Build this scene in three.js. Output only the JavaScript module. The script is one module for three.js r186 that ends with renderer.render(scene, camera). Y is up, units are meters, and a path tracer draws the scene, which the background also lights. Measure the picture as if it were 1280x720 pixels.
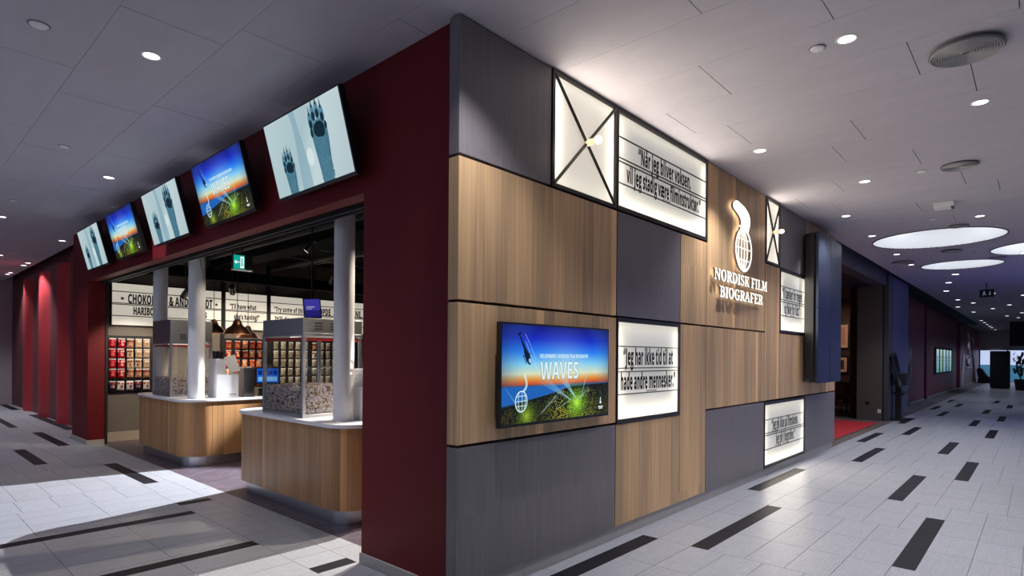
import * as THREE from 'three';
import { RoundedBoxGeometry } from 'three/addons/geometries/RoundedBoxGeometry.js';
import { mergeGeometries, toCreasedNormals } from 'three/addons/utils/BufferGeometryUtils.js';
import { TextGeometry } from 'three/addons/geometries/TextGeometry.js';
import { FontLoader } from 'three/addons/loaders/FontLoader.js';
import { RectAreaLightUniformsLib } from 'three/addons/lights/RectAreaLightUniformsLib.js';

// ---------------------------------------------------------------- camera, sky, large lights, exposure
const scene = new THREE.Scene();
const FOCAL = 729, HORIZON = 445.3;
const camera = new THREE.PerspectiveCamera(2 * Math.atan(360 / FOCAL) * 180 / Math.PI, 1280 / 720, 0.1, 400);
camera.position.set(-2.3955, 1.5, 2.5727);
camera.lookAt(-2.3955 + 0.741066, 1.5, 2.5727 - 0.671432);
camera.rotateZ(0.45 * Math.PI / 180);
camera.setViewOffset(1280, 720, 0, -(HORIZON - 360), 1280, 720);
camera.updateProjectionMatrix(); camera.updateMatrixWorld(true);
const renderer = new THREE.WebGLRenderer();
renderer.toneMapping = THREE.LinearToneMapping;
renderer.toneMappingExposure = 1.0;
renderer.shadowMap.enabled = true;
RectAreaLightUniformsLib.init();
scene.background = new THREE.Color().setRGB(0.56, 0.66, 0.95);      // dusk sky outside the windows
const DOWN = 11;            // candela of one ceiling downlight
const LC = new THREE.Color().setRGB(0.90, 0.91, 1.0);
const H = 3.55;             // ceiling height

// ---------------------------------------------------------------- helpers
let seed = 7;
const rnd = () => { seed = (seed * 1664525 + 1013904223) >>> 0; return seed / 4294967296; };
const rr = (a, b) => a + (b - a) * rnd();
const hash = (x, y) => { let h = (x * 374761393 + y * 668265263) | 0; h = Math.imul(h ^ (h >>> 13), 1274126177); return ((h ^ (h >>> 16)) >>> 0) / 4294967296; };
const vn = (x, y) => { const i = Math.floor(x), j = Math.floor(y), f = x - i, g = y - j, u = f * f * (3 - 2 * f), v = g * g * (3 - 2 * g);
  return (hash(i, j) * (1 - u) + hash(i + 1, j) * u) * (1 - v) + (hash(i, j + 1) * (1 - u) + hash(i + 1, j + 1) * u) * v; };
function dataTex(w, h, fn, srgb = true, sx = 1, sy = 1) {
  const d = new Uint8Array(w * h * 4);
  for (let y = 0; y < h; y++) for (let x = 0; x < w; x++) { const c = fn(x / w, y / h, x, y), k = (y * w + x) * 4; d[k] = c[0]; d[k + 1] = c[1]; d[k + 2] = c[2]; d[k + 3] = 255; }
  const t = new THREE.DataTexture(d, w, h); t.magFilter = t.minFilter = THREE.LinearFilter; t.wrapS = t.wrapT = THREE.RepeatWrapping; t.repeat.set(sx, sy);
  if (srgb) t.colorSpace = THREE.SRGBColorSpace; t.needsUpdate = true; return t;
}
function canvasTex(w, h, draw) {
  const c = document.createElement('canvas'); c.width = w; c.height = h; draw(c.getContext('2d'), w, h);
  const t = new THREE.CanvasTexture(c); t.colorSpace = THREE.SRGBColorSpace; return t;
}
const std = (o) => new THREE.MeshStandardMaterial(o);
const lin = (r, g, b) => new THREE.Color().setRGB(r, g, b);
const taken = new Map();
const numbered = (n) => { const k = taken.get(n) || 0; taken.set(n, k + 1); return k ? `${n}_${String(k).padStart(3, '0')}` : n; };
const baseOf = new WeakMap();
function thing(name, label, category, base = [0, 0, 0], group) {
  const o = new THREE.Group(); o.name = numbered(name); o.position.set(...base); o.userData = { label, category };
  if (group) o.userData.group = group;
  baseOf.set(o, base); scene.add(o); return o;
}
function structure(name, base = [0, 0, 0]) { const o = new THREE.Group(); o.name = numbered(name); o.position.set(...base); o.userData = { kind: 'structure' }; baseOf.set(o, base); scene.add(o); return o; }
// a part: geometry given in world coordinates, stored relative to its thing's base
function part(parent, name, geo, mat, label) {
  const b = baseOf.get(parent) || [0, 0, 0]; const g = geo.clone(); g.translate(-b[0], -b[1], -b[2]);
  const m = new THREE.Mesh(g, mat); m.name = name; if (label) m.userData.label = label; baseOf.set(m, b); parent.add(m); return m;
}
function solo(name, label, category, base, geo, mat, group) {       // a thing that is one mesh
  const g = geo.clone(); g.translate(-base[0], -base[1], -base[2]); const m = new THREE.Mesh(g, mat); m.name = numbered(name); m.position.set(...base);
  m.userData = { label, category }; if (group) m.userData.group = group; baseOf.set(m, base); scene.add(m); return m;
}
function wallMesh(name, geo, mat) { const m = new THREE.Mesh(geo, mat); m.name = numbered(name); m.userData = { kind: 'structure' }; scene.add(m); return m; }
function uvw(geo, s = 1, ou = 0, ov = 0) {          // uv in metres by the way a face points
  const p = geo.attributes.position, n = geo.attributes.normal, a = new Float32Array(p.count * 2);
  for (let i = 0; i < p.count; i++) {
    const X = Math.abs(n.getX(i)), Y = Math.abs(n.getY(i)), Z = Math.abs(n.getZ(i));
    let u, v; if (Z >= X && Z >= Y) { u = p.getX(i); v = p.getY(i); } else if (X >= Y) { u = p.getZ(i); v = p.getY(i); } else { u = p.getX(i); v = p.getZ(i); }
    a[i * 2] = (u + ou) / s; a[i * 2 + 1] = (v + ov) / s;
  }
  geo.setAttribute('uv', new THREE.BufferAttribute(a, 2)); return geo;
}
function bx(x0, x1, y0, y1, z0, z1, r = 0) {
  const w = Math.abs(x1 - x0), h = Math.abs(y1 - y0), d = Math.abs(z1 - z0);
  const g = r > 0 ? new RoundedBoxGeometry(w, h, d, 1, Math.min(r, w / 2.1, h / 2.1, d / 2.1)) : new THREE.BoxGeometry(w, h, d);
  g.translate((x0 + x1) / 2, (y0 + y1) / 2, (z0 + z1) / 2); return uvw(g);
}
function cyl(x, y, z, r0, h, r1 = r0, seg = 24) { const g = new THREE.CylinderGeometry(r1, r0, h, seg); g.translate(x, y + h / 2, z); return g; }
function rod(a, b, r, seg = 8) { const A = new THREE.Vector3(...a), B = new THREE.Vector3(...b), d = B.clone().sub(A); const g = new THREE.CylinderGeometry(r, r, d.length(), seg);
  g.applyQuaternion(new THREE.Quaternion().setFromUnitVectors(new THREE.Vector3(0, 1, 0), d.normalize())); g.translate((A.x + B.x) / 2, (A.y + B.y) / 2, (A.z + B.z) / 2); return g; }
function lathe(pts, x, y, z, seg = 28) { const g = new THREE.LatheGeometry(pts.map(p => new THREE.Vector2(p[0], p[1])), seg); g.translate(x, y, z); return g; }
// rectangular frame in the xy plane, extruded along z from z0 to z1
function frameXY(x0, x1, y0, y1, w, z0, z1, v = w) {
  const s = new THREE.Shape([[x0, y0], [x1, y0], [x1, y1], [x0, y1]].map(p => new THREE.Vector2(...p)));
  s.holes.push(new THREE.Path([[x0 + w, y0 + v], [x0 + w, y1 - v], [x1 - w, y1 - v], [x1 - w, y0 + v]].map(p => new THREE.Vector2(...p))));
  const g = new THREE.ExtrudeGeometry(s, { depth: z1 - z0, bevelEnabled: false }); g.translate(0, 0, z0); return g;
}
// outline of a rounded rectangle in xz (counter clockwise seen from above), as points [x, z]
function roundRect(x0, x1, z0, z1, r, n = 10) {
  const out = [], c = [[x0 + r, z1 - r, Math.PI / 2, Math.PI], [x0 + r, z0 + r, Math.PI, 1.5 * Math.PI], [x1 - r, z0 + r, 1.5 * Math.PI, 2 * Math.PI], [x1 - r, z1 - r, 0, Math.PI / 2]];
  for (const [cx, cz, a, b] of c) for (let i = 0; i <= n; i++) { const t = a + (b - a) * i / n; out.push([cx + r * Math.cos(t), cz + r * Math.sin(t)]); }
  return out;
}
function prism(pts, y0, y1, closed = true, bevel = 0) {              // upright prism over an outline, uv along the outline in metres
  const s = new THREE.Shape(pts.map(p => new THREE.Vector2(p[0], -p[1])));
  const g0 = new THREE.ExtrudeGeometry(s, { depth: y1 - y0 - 2 * bevel, bevelEnabled: bevel > 0, bevelSize: bevel, bevelThickness: bevel, bevelSegments: 2, bevelOffset: -bevel, curveSegments: 4 });
  g0.translate(0, 0, bevel); g0.rotateX(-Math.PI / 2); g0.translate(0, y0, 0);
  const g = toCreasedNormals(g0, 0.6), p = g.attributes.position, n = g.attributes.normal, a = new Float32Array(p.count * 2);
  for (let i = 0; i < p.count; i++) {
    const up = Math.abs(n.getY(i)) > 0.7;
    let u = p.getX(i), v = p.getZ(i);
    if (!up) { v = p.getY(i); let best = 1e9, run = 0;
      for (let k = 0; k < pts.length; k++) { const q = pts[k], d = (q[0] - p.getX(i)) ** 2 + (q[1] - p.getZ(i)) ** 2; if (d < best) { best = d; u = run; } const w = pts[(k + 1) % pts.length]; run += Math.hypot(w[0] - q[0], w[1] - q[1]); } }
    a[2 * i] = u; a[2 * i + 1] = v;
  }
  g.setAttribute('uv', new THREE.BufferAttribute(a, 2)); return g;
}
const ORD = ['', 'first', 'second', 'third', 'fourth', 'fifth', 'sixth', 'seventh', 'eighth', 'ninth', 'tenth', 'eleventh', 'twelfth', 'thirteenth', 'fourteenth', 'fifteenth', 'sixteenth', 'seventeenth', 'eighteenth'];

// ---------------------------------------------------------------- materials
const woodTex = (() => { const tones = []; let e = 0; const edges = []; while (e < 1) { e += 0.035 + 0.05 * hash(edges.length, 91); edges.push(e); tones.push(hash(edges.length, 17)); }
  return dataTex(1024, 512, (u, v) => { let k = 0; while (edges[k] < u) k++; const t = tones[k] - 0.5;
    const fine = vn(u * 420, v * 5 + k * 7) - 0.5, mid = vn(u * 110 + 9, v * 3 + k * 3) - 0.5, fig = vn(u * 30, v * 4 + k * 13) - 0.5;
    const L = 1 + 0.30 * t + 0.13 * fine + 0.10 * mid + 0.08 * fig; return [Math.min(255, 206 * L), Math.min(255, 167 * L * (1 - 0.02 * t)), Math.min(255, 121 * L * (1 - 0.06 * t))]; }); })();
const wood = () => { const t = woodTex.clone(); t.needsUpdate = true; t.repeat.set(1 / 2, 1 / 2.4); return std({ map: t, roughness: 0.5 }); };
const WOOD = wood();
const woodCounterTex = woodTex.clone(); woodCounterTex.repeat.set(1 / 1.4, 1 / 2.4); woodCounterTex.needsUpdate = true;
const WOODC = std({ map: woodCounterTex, color: lin(0.80, 0.66, 0.52), roughness: 0.42 });
const brushTex = dataTex(512, 128, (u, v) => { const L = 1 + 0.10 * (vn(u * 256, v * 3) - 0.5) + 0.06 * (vn(u * 40, v * 2) - 0.5); return [225 * L, 225 * L, 225 * L]; }, true);
const GREY = std({ map: brushTex, color: lin(0.235, 0.208, 0.212), roughness: 0.42 });
const phys = (o) => new THREE.MeshPhysicalMaterial(o);
const RED = phys({ color: lin(0.135, 0.0065, 0.0095), roughness: 0.55, specularIntensity: 0.5 });
const BANDRED = std({ color: lin(0.52, 0.040, 0.048), roughness: 0.6 }), MAROON = std({ color: lin(0.17, 0.045, 0.052), roughness: 0.55 });  // first red is brighter to carry the far wall light bands
const BLACK = std({ color: lin(0.006, 0.006, 0.007), roughness: 0.6 });
const SOOT = new THREE.MeshPhysicalMaterial({ color: lin(0.006, 0.006, 0.0065), roughness: 1, specularIntensity: 0.15 });
const BLACKSATIN = std({ color: lin(0.010, 0.010, 0.012), roughness: 0.35 });
const FRAMEBLK = std({ color: lin(0.014, 0.011, 0.010), roughness: 0.45 });
const WHITE = std({ color: lin(0.74, 0.74, 0.76), roughness: 0.55 });
const WHITETOP = std({ color: lin(0.80, 0.79, 0.80), roughness: 0.22 });
const COLWHITE = std({ color: lin(0.78, 0.77, 0.78), roughness: 0.4 });
const STEEL = std({ color: lin(0.52, 0.52, 0.54), roughness: 0.32, metalness: 1.0 });
const STEELD = std({ color: lin(0.26, 0.25, 0.26), roughness: 0.36, metalness: 1.0 });
const COPPER = std({ color: lin(0.72, 0.33, 0.20), roughness: 0.28, metalness: 1.0 });
const PLINTH = std({ color: lin(0.40, 0.37, 0.34), roughness: 0.35 });
const ceilTex = dataTex(256, 256, (u, v) => { const L = 236 + 8 * (vn(u * 90, v * 90) - 0.5) + 6 * (vn(u * 8, v * 8) - 0.5); return [L, L, L]; });
const CEIL = std({ map: ceilTex, color: lin(0.605, 0.57, 0.635), roughness: 0.85 });
const PLENUM = std({ color: lin(0.02, 0.02, 0.02), roughness: 0.9 });
const tileTex = dataTex(256, 128, (u, v) => { const L = 218 + 14 * (vn(u * 5, v * 60) - 0.5) + 14 * (vn(u * 14 + 5, v * 22) - 0.5) + 12 * (vn(u * 70, v * 70) - 0.5); return [L, L, L + 3]; });
const TILES = [0.485, 0.475, 0.495, 0.48, 0.49].map((c, i) => { const t = tileTex.clone(); t.offset.set(i * 0.23, i * 0.37); t.needsUpdate = true; return phys({ map: t, color: lin(c * 0.985, c, c * 1.04), roughness: 0.36, specularIntensity: 0.7 }); });
const darkTileTex = dataTex(256, 128, (u, v) => { const L = 205 + 60 * (vn(u * 6, v * 50) - 0.5) + 40 * (vn(u * 50, v * 50) - 0.5); return [L, L * 0.97, L]; });
const DTILE = phys({ map: darkTileTex, color: lin(0.016, 0.015, 0.021), roughness: 0.5, specularIntensity: 0.45 });
const GROUT = std({ color: lin(0.15, 0.15, 0.16), roughness: 0.9 });
const shopTex = dataTex(512, 512, (u, v) => { const L = 200 + 50 * (vn(u * 24, v * 60) - 0.5) + 40 * (vn(u * 90, v * 90) - 0.5); return [L, L * 0.95, L]; }, true, 0.5, 0.5);
const SHOPFLOOR = std({ map: shopTex, color: lin(0.17, 0.15, 0.165), roughness: 0.38 });
const BROWN = std({ color: lin(0.085, 0.066, 0.058), roughness: 0.6 });
const SHOPWALL = std({ color: lin(0.16, 0.135, 0.115), roughness: 0.6 });
const PURPLE = std({ color: lin(0.22, 0.042, 0.075), roughness: 0.45 });
const DARKGREY = std({ color: lin(0.055, 0.053, 0.062), roughness: 0.5 });
const GREYWALL = std({ color: lin(0.42, 0.34, 0.36), roughness: 0.8 }), HALLWALL = std({ color: lin(0.10, 0.06, 0.07), roughness: 0.7 });
const PANE = new THREE.MeshPhysicalMaterial({ color: 0xffffff, transmission: 1, thickness: 0, roughness: 0.02, ior: 1.45 });
const glow = (r, g, b, base = 0.5) => std({ color: lin(base, base, base), emissive: lin(r, g, b), emissiveIntensity: 1, roughness: 0.5 });

// ---------------------------------------------------------------- floor: tiles on a grout bed, dark strips let in
const shown = (x0, x1, z0, z1, y) => {       // rough share of the picture that a level rectangle covers, to pick the largest pieces
  const q = [[x0, z0], [x1, z0], [x1, z1], [x0, z1]].map(([x, z]) => { const v = new THREE.Vector3(x, y, z); const d = v.clone().applyMatrix4(camera.matrixWorldInverse); return [v.project(camera), d.z]; });
  if (q.some(e => e[1] > -0.2)) return 0;
  const mx = q.reduce((s, e) => s + e[0].x, 0) / 4, my = q.reduce((s, e) => s + e[0].y, 0) / 4; if (Math.abs(mx) > 1.15 || Math.abs(my) > 1.15) return 0;
  let a = 0; for (let i = 0; i < 4; i++) { const p = q[i][0], r = q[(i + 1) % 4][0]; a += p.x * r.y - r.x * p.y; } return Math.abs(a) / 2;
};
const UNIT = new THREE.BoxGeometry(1, 1, 1);
function layPieces(parent, pieces, y0, y1, nameOf, matOf, restName, restMat, max = 300) {
  for (const p of pieces) p.s = shown(p.x0, p.x1, p.z0, p.z1, y1 < 1 ? y1 : y0);
  pieces.sort((a, b) => b.s - a.s);
  pieces.slice(0, max).forEach((p) => { const m = new THREE.Mesh(UNIT, matOf(p)); m.name = nameOf(p); m.position.set((p.x0 + p.x1) / 2, (y0 + y1) / 2, (p.z0 + p.z1) / 2);
    if (p.turn) { m.rotation.y = Math.PI / 2; m.scale.set(p.z1 - p.z0, y1 - y0, p.x1 - p.x0); } else m.scale.set(p.x1 - p.x0, y1 - y0, p.z1 - p.z0); parent.add(m); });
  for (const dark of [false, true]) { const rest = pieces.slice(max).filter(p => !!p.dark === dark); if (!rest.length) continue;
    const g = mergeGeometries(rest.map(p => { const b = UNIT.clone(); b.scale(p.x1 - p.x0, y1 - y0, p.z1 - p.z0); b.translate((p.x0 + p.x1) / 2, (y0 + y1) / 2, (p.z0 + p.z1) / 2); return b; }));
    const m = new THREE.Mesh(g, dark ? DTILE : restMat); m.name = dark ? 'far_dark_tiles' : restName; m.userData.kind = 'stuff'; parent.add(m); }
}
const floor = structure('floor');
{
  const bed = new THREE.Mesh(uvw(bx(-7.3, 53, -0.12, -0.006, -23, 8)), GROUT); bed.name = 'grout_bed'; floor.add(bed);
  const pieces = [], G = 0.0017, zL = (v) => 0.095 + 0.1405 * v, xL = (k) => k >= 0 ? 0.83 + 0.589 * k : 0.83 + 0.573 * k;
  const strips = {};                     // dark strips by column: [z0, z1]
  const put = (k, z0, z1, n = 3) => { for (let i = 0; i < n; i++) (strips[k + i] ||= []).push([z0, z1]); };
  for (const [v, ks] of [[0, [-1, 6, 15, 22, 31, 38]], [3, [2, 11, 18, 27, 34]], [9, [7, 14, 23, 30, 39]], [12, [3, 10, 19, 26, 35]], [18, [6, 15, 22]], [21, [2, 11, 18]], [27, [7, 14]]]) for (const k of ks) put(k, zL(v), zL(v + 1));
  put(-4, -3.43, -3.30, 2); put(-4, -2.115, -1.985, 2); put(-6, -3.43, -3.30, 2); put(-7, -2.115, -1.985, 2); put(-5, 0.937, 1.078);
  const cell = (x0, x1, z0, z1, dark, turn) => pieces.push({ x0: x0 + G, x1: x1 - G, z0: z0 + G, z1: z1 - G, dark, turn, v: Math.floor(hash(Math.round(x0 * 97), Math.round(z0 * 89)) * 5) });
  const fillZ = (x0, x1, za, zb, bars) => { bars = bars.filter(b => b[0] > za - 0.01 && b[1] < zb + 0.01).sort((a, b) => a[0] - b[0]); let z = za;
    for (const b of [...bars, [zb, zb]]) { while (b[0] - z > 0.012) { const e = Math.min(z + 0.281, b[0]); cell(x0, x1, z, b[0] - e < 0.02 ? b[0] : e, false); z = b[0] - e < 0.02 ? b[0] : e; } if (b[1] > b[0]) cell(x0, x1, b[0], b[1], true); z = b[1]; } };
  for (let k = -12; k < 88; k++) {
    const x0 = xL(k), x1 = xL(k + 1);
    if (x1 <= -0.3) fillZ(x0, x1, -4.46, 7.9, strips[k] || []);
    else if (x0 < 0) { fillZ(x0, -0.012, -4.46, -0.047, [[-3.845, -3.715], [-1.22, -1.09]]); fillZ(x0, x1, -0.047, 7.9, strips[k] || []); }
    else fillZ(x0, x1, -0.047, 7.9, strips[k] || []);
  }
  for (let z = -8.9; z < -1.06; z += 0.572) cell(-0.012, 0.21, z, Math.min(z + 0.572, -1.05), false, true);
  // the far left stretch: tiles laid the other way
  const bars = [[-0.26, -0.115, -6.97, -5.21], [-0.335, -0.185, -11.6, -9.29], [-0.50, -0.375, -15.4, -12.8], [0.19, 0.36, -15.3, -11.58], [0.12, 0.285, -21, -17.1], [-0.9, -0.76, -9.2, -7.4], [-1.3, -1.16, -12.1, -10.4]];
  let z = -4.46; const zs = [z]; while (z > -22) { z -= 0.578; zs.push(z); }
  for (let i = 0; i < zs.length - 1; i++) { const z1 = zs[i], z0 = zs[i + 1], zc = (z0 + z1) / 2, xe = zc > -8.9 ? -0.012 : zc > -10 ? -0.004 : 0.42; const b = bars.filter(q => zc > q[2] && zc < q[3]).sort((a, c) => c[0] - a[0]);
    let x = xe; for (const q of [...b, [-7, -7]]) { while (x - q[1] > 0.012) { let e = Math.max(x - 0.281, q[1]); if (e - q[1] < 0.02) e = q[1]; cell(e, x, z0, z1, false, true); x = e; } if (q[0] > -7) { cell(q[0], q[1], z0, z1, true, true); x = q[0]; } } }
  layPieces(floor, pieces.filter(p => !p.dark), -0.006, 0, () => 'tile', p => TILES[p.v], 'far_tiles', TILES[0], 300);
  layPieces(floor, pieces.filter(p => p.dark), -0.006, 0, () => 'dark_tile', () => DTILE, 'far_tiles', TILES[0], 120);
  const shop = new THREE.Mesh(uvw(bx(0.212, 6.6, -0.006, 0.0, -9.1, -0.12), 1), SHOPFLOOR); shop.name = 'shop_floor'; floor.add(shop);
}
// ---------------------------------------------------------------- ceiling: boards with open joints, round light wells
const wells = [{ x: 9.75, z: 1.26, r: 0.93 }, { x: 13.4, z: 1.30, r: 0.72 }, { x: 11.85, z: 2.75, r: 0.9 }];
const ceiling = structure('ceiling');
{
  const pieces = [], phase = [1.067, 1.636, 0.781, 0.23, 0.513, 1.352], L = 1.69, gx = 0.0011, gz = 0.0028;
  const cut = (p, h) => { if (p.x1 <= h[0] || p.x0 >= h[1] || p.z1 <= h[2] || p.z0 >= h[3]) return [p]; const o = [];
    if (p.z0 < h[2]) o.push({ ...p, z1: h[2] }); if (p.z1 > h[3]) o.push({ ...p, z0: h[3] }); const a = Math.max(p.z0, h[2]), b = Math.min(p.z1, h[3]);
    if (p.x0 < h[0]) o.push({ ...p, z0: a, z1: b, x1: h[0] }); if (p.x1 > h[1]) o.push({ ...p, z0: a, z1: b, x0: h[1] }); return o; };
  for (let j = -13; j < 90; j++) {
    const x0 = 0.345 + 0.5845 * j, x1 = x0 + 0.5845, ph = phase[((j % 6) + 6) % 6];
    for (let k = -16; k < 6; k++) { const z0 = ph + L * k, z1 = z0 + L; if (z1 < -22.5 || z0 > 7.5) continue;
      let ps = [{ x0: x0 + gx, x1: x1 - gx, z0: z0 + gz, z1: Math.min(z1 - gz, 7.9) }];
      for (const w of wells) { const r = w.r + 0.06; ps = ps.flatMap(p => cut(p, [w.x - r, w.x + r, w.z - r, w.z + r])); }
      ps = ps.flatMap(p => cut(p, [0.2, 60, -30, -0.05]));            // shop and rooms have ceilings of their own
      if (z1 < -9.9) { } pieces.push(...ps.filter(p => p.x1 - p.x0 > 0.01 && p.z1 - p.z0 > 0.01)); }
  }
  layPieces(ceiling, pieces, H, H + 0.015, () => 'ceiling_board', () => CEIL, 'far_ceiling_boards', CEIL, 300);
  wallMesh('ceiling_slab', bx(-7.3, 53, H + 0.46, H + 0.6, -23, 8), PLENUM);
  for (const w of wells) {
    const r = w.r + 0.06, s = new THREE.Shape([[-r, -r], [r, -r], [r, r], [-r, r]].map(p => new THREE.Vector2(...p))); const h = new THREE.Path(); h.absarc(0, 0, w.r, 0, Math.PI * 2, true); s.holes.push(h);
    const g = new THREE.ExtrudeGeometry(s, { depth: 0.015, bevelEnabled: false, curveSegments: 40 }); g.rotateX(Math.PI / 2); g.translate(w.x, H + 0.015, w.z); uvw(g);
    const m = new THREE.Mesh(g, CEIL); m.name = 'well_board'; ceiling.add(m);
    const hood = thing('round_skylight', w.r === 0.93 ? 'large round white light well nearest over the corridor' : w.r === 0.72 ? 'smaller round white light well behind the nearest one' : 'round white light well cut off by the right edge of the picture', 'skylight', [w.x, H, w.z], 'round light wells in the corridor ceiling');
    const t = 0.02; part(hood, 'rim', lathe([[w.r - 0.012, 0.0], [w.r + 0.004, 0.0], [w.r + 0.004, -0.012], [w.r - 0.012, -0.012], [w.r - 0.012, 0]], w.x, H, w.z, 64), DARKGREY);
    part(hood, 'shaft', lathe([[w.r, 0], [w.r, 0.34], [w.r + t, 0.34], [w.r + t, 0]], w.x, H, w.z, 64), WHITE);
    part(hood, 'light_panel', cyl(w.x, H + 0.33, w.z, w.r - 0.002, 0.012, w.r - 0.002, 64), glow(1.15, 1.22, 1.28));
    const a = new THREE.RectAreaLight(lin(0.92, 0.96, 1), 1.1, w.r * 1.5, w.r * 1.5); a.position.set(w.x, H + 0.32, w.z); a.lookAt(w.x, 0, w.z); scene.add(a);
  }
}
// ---------------------------------------------------------------- outer walls of the hall (thick, mostly out of view)
{ const s = structure('wall_west'); const seg = (a, b, c, d) => { const m = new THREE.Mesh(bx(-7.3, -7, c, d, a, b), HALLWALL); m.name = 'wall_segment'; s.add(m); }; let z = -23;
  for (const [a, b] of [[-13, -8], [-7, -2], [-1, 4]]) { seg(z, a, 0, H + 0.6); seg(a, b, 0, 0.4); seg(a, b, 3.0, H + 0.6); z = b; } seg(z, 8.2, 0, H + 0.6); }  // unseen west openings added for soft frontal light on the facade
wallMesh('wall_north', bx(-7, 1.2, 0, H + 0.6, -20.4, -19.5), GREYWALL);
{ // south wall; unseen window openings added to let in cool dusk light
  const holes = [[-4.5, -0.5], [1, 5], [8.5, 13], [14, 18.5], [24, 28.5]], y0 = 0.4, y1 = 3.0; let x = -7;
  const s = structure('wall_south'); const seg = (a, b, c, d) => { const m = new THREE.Mesh(bx(a, b, c, d, 7, 7.3), HALLWALL); m.name = 'wall_segment'; s.add(m); };
  for (const [a, b] of holes) { seg(x, a, 0, H + 0.6); seg(a, b, 0, y0); seg(a, b, y1, H + 0.6); x = b; } seg(x, 53, 0, H + 0.6);
}
// ---------------------------------------------------------------- red facade: pillars, lintel, plinths
{
  const s = structure('wall_facade');
  const p = (n, g, m) => { const o = new THREE.Mesh(uvw(g), m); o.name = n; s.add(o); };
  p('pillar', bx(0, 0.30, 0, H, -1.05, -0.108), RED);
  p('pillar', bx(0, 0.24, 0, H, -9.95, -8.9), RED);
  p('lintel', bx(0, 0.13, 2.67, H, -8.9, -1.05), RED);
  p('track_housing', bx(0.13, 0.30, 2.665, H, -8.9, -1.05), SOOT);
  p('track_rail', bx(0.205, 0.213, 2.655, 2.665, -8.9, -1.05), STEELD);
  p('track_rail', bx(0.262, 0.268, 2.648, 2.665, -8.9, -1.05), STEELD);
  p('shutter_guide', bx(0.24, 0.275, 0, 2.665, -8.93, -8.885), BLACK);
  p('plinth', bx(-0.014, 0.31, 0, 0.078, -1.058, -0.108, 0.003), PLINTH);
  p('plinth', bx(-0.014, 0.235, 0, 0.078, -9.96, -8.892, 0.003), PLINTH);
  p('corner_gap', bx(-0.01, 0.25, 0, H, -0.108, -0.099), BLACK);
  p('shop_back', bx(6.55, 6.8, 0, H + 0.4, -9.4, -0.1), SHOPWALL);
  p('shop_ceiling', bx(0.3, 6.6, 3.42, 3.5, -9.3, -0.1), SOOT);
}
{ // far left red wall; brighter red bulges stand in for its light bands
  const w = structure('wall_far_red'); const p = (n, g, m) => { const o = new THREE.Mesh(g, m); o.name = n; w.add(o); };
  p('wall_face', bx(0.40, 1.2, 0, H + 0.4, -19.5, -9.4), MAROON);
  for (const [z0, z1] of [[-17.35, -16.35], [-15.35, -14.3], [-13.4, -12.3]]) { const pts = []; for (let i = 0; i <= 24; i++) { const u = i / 24, b = Math.sin(Math.PI * u) ** 1.2; pts.push([0.40 - 0.11 * b, z0 + (z1 - z0) * u]); } p('bright_band_panel', prism([...pts, [0.42, z1], [0.42, z0]], 0, 3.38), BANDRED); }
}
// ---------------------------------------------------------------- panelled wall
const LIGHTWARM = lin(1.0, 0.90, 0.74);
const panelWall = structure('wall_panelled');
{
  const put = (x0, x1, y0, y1, m, nm) => { const g = bx(x0 + 0.005, x1 - 0.005, y0 + 0.009, y1 - 0.009, -0.09, 0, 0.002); uvw(g, 1, rr(0, 9), rr(0, 9)); const o = new THREE.Mesh(g, m); o.name = nm; panelWall.add(o); };
  const W = (...a) => put(...a, WOOD, 'wood_panel'), K = (...a) => put(...a, GREY, 'grey_panel');
  const a = -0.045, R = [0.10, 0.955, 1.83, 2.705, 3.549];
  K(a, 0.843, R[3], R[4]); W(a, 1.712, R[2], R[3]); W(a, 1.715, R[1], R[2]); K(a, 1.712, R[0], R[1]);
  K(1.715, 2.85, R[2], R[3]); W(2.85, 3.45, R[2], R[3]); W(1.715, 2.85, R[0], R[1]); W(2.85, 3.45, R[0], R[2]);
  W(3.45, 5.175, R[2], R[4]); W(3.45, 5.175, R[1], R[2]); K(3.45, 5.175, R[0], R[1]);
  K(5.73, 6.89, R[3], R[4]); W(5.18, 5.745, R[1], R[3]); W(5.745, 6.89, R[1], 1.84); W(6.89, 8.58, R[1], R[4]); K(6.89, 8.58, R[0], R[1]);
  const b = new THREE.Mesh(bx(0.0, 8.57, 0, H + 0.05, -0.16, -0.10), BLACK); b.name = 'backing'; panelWall.add(b);
  for (let x = 0.02; x < 8.5; x += 0.588) { const o = new THREE.Mesh(uvw(bx(x + 0.001, Math.min(x + 0.587, 8.55), 0, 0.098, -0.10, -0.028)), PLINTH); o.name = 'plinth_tile'; panelWall.add(o); }
}
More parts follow.
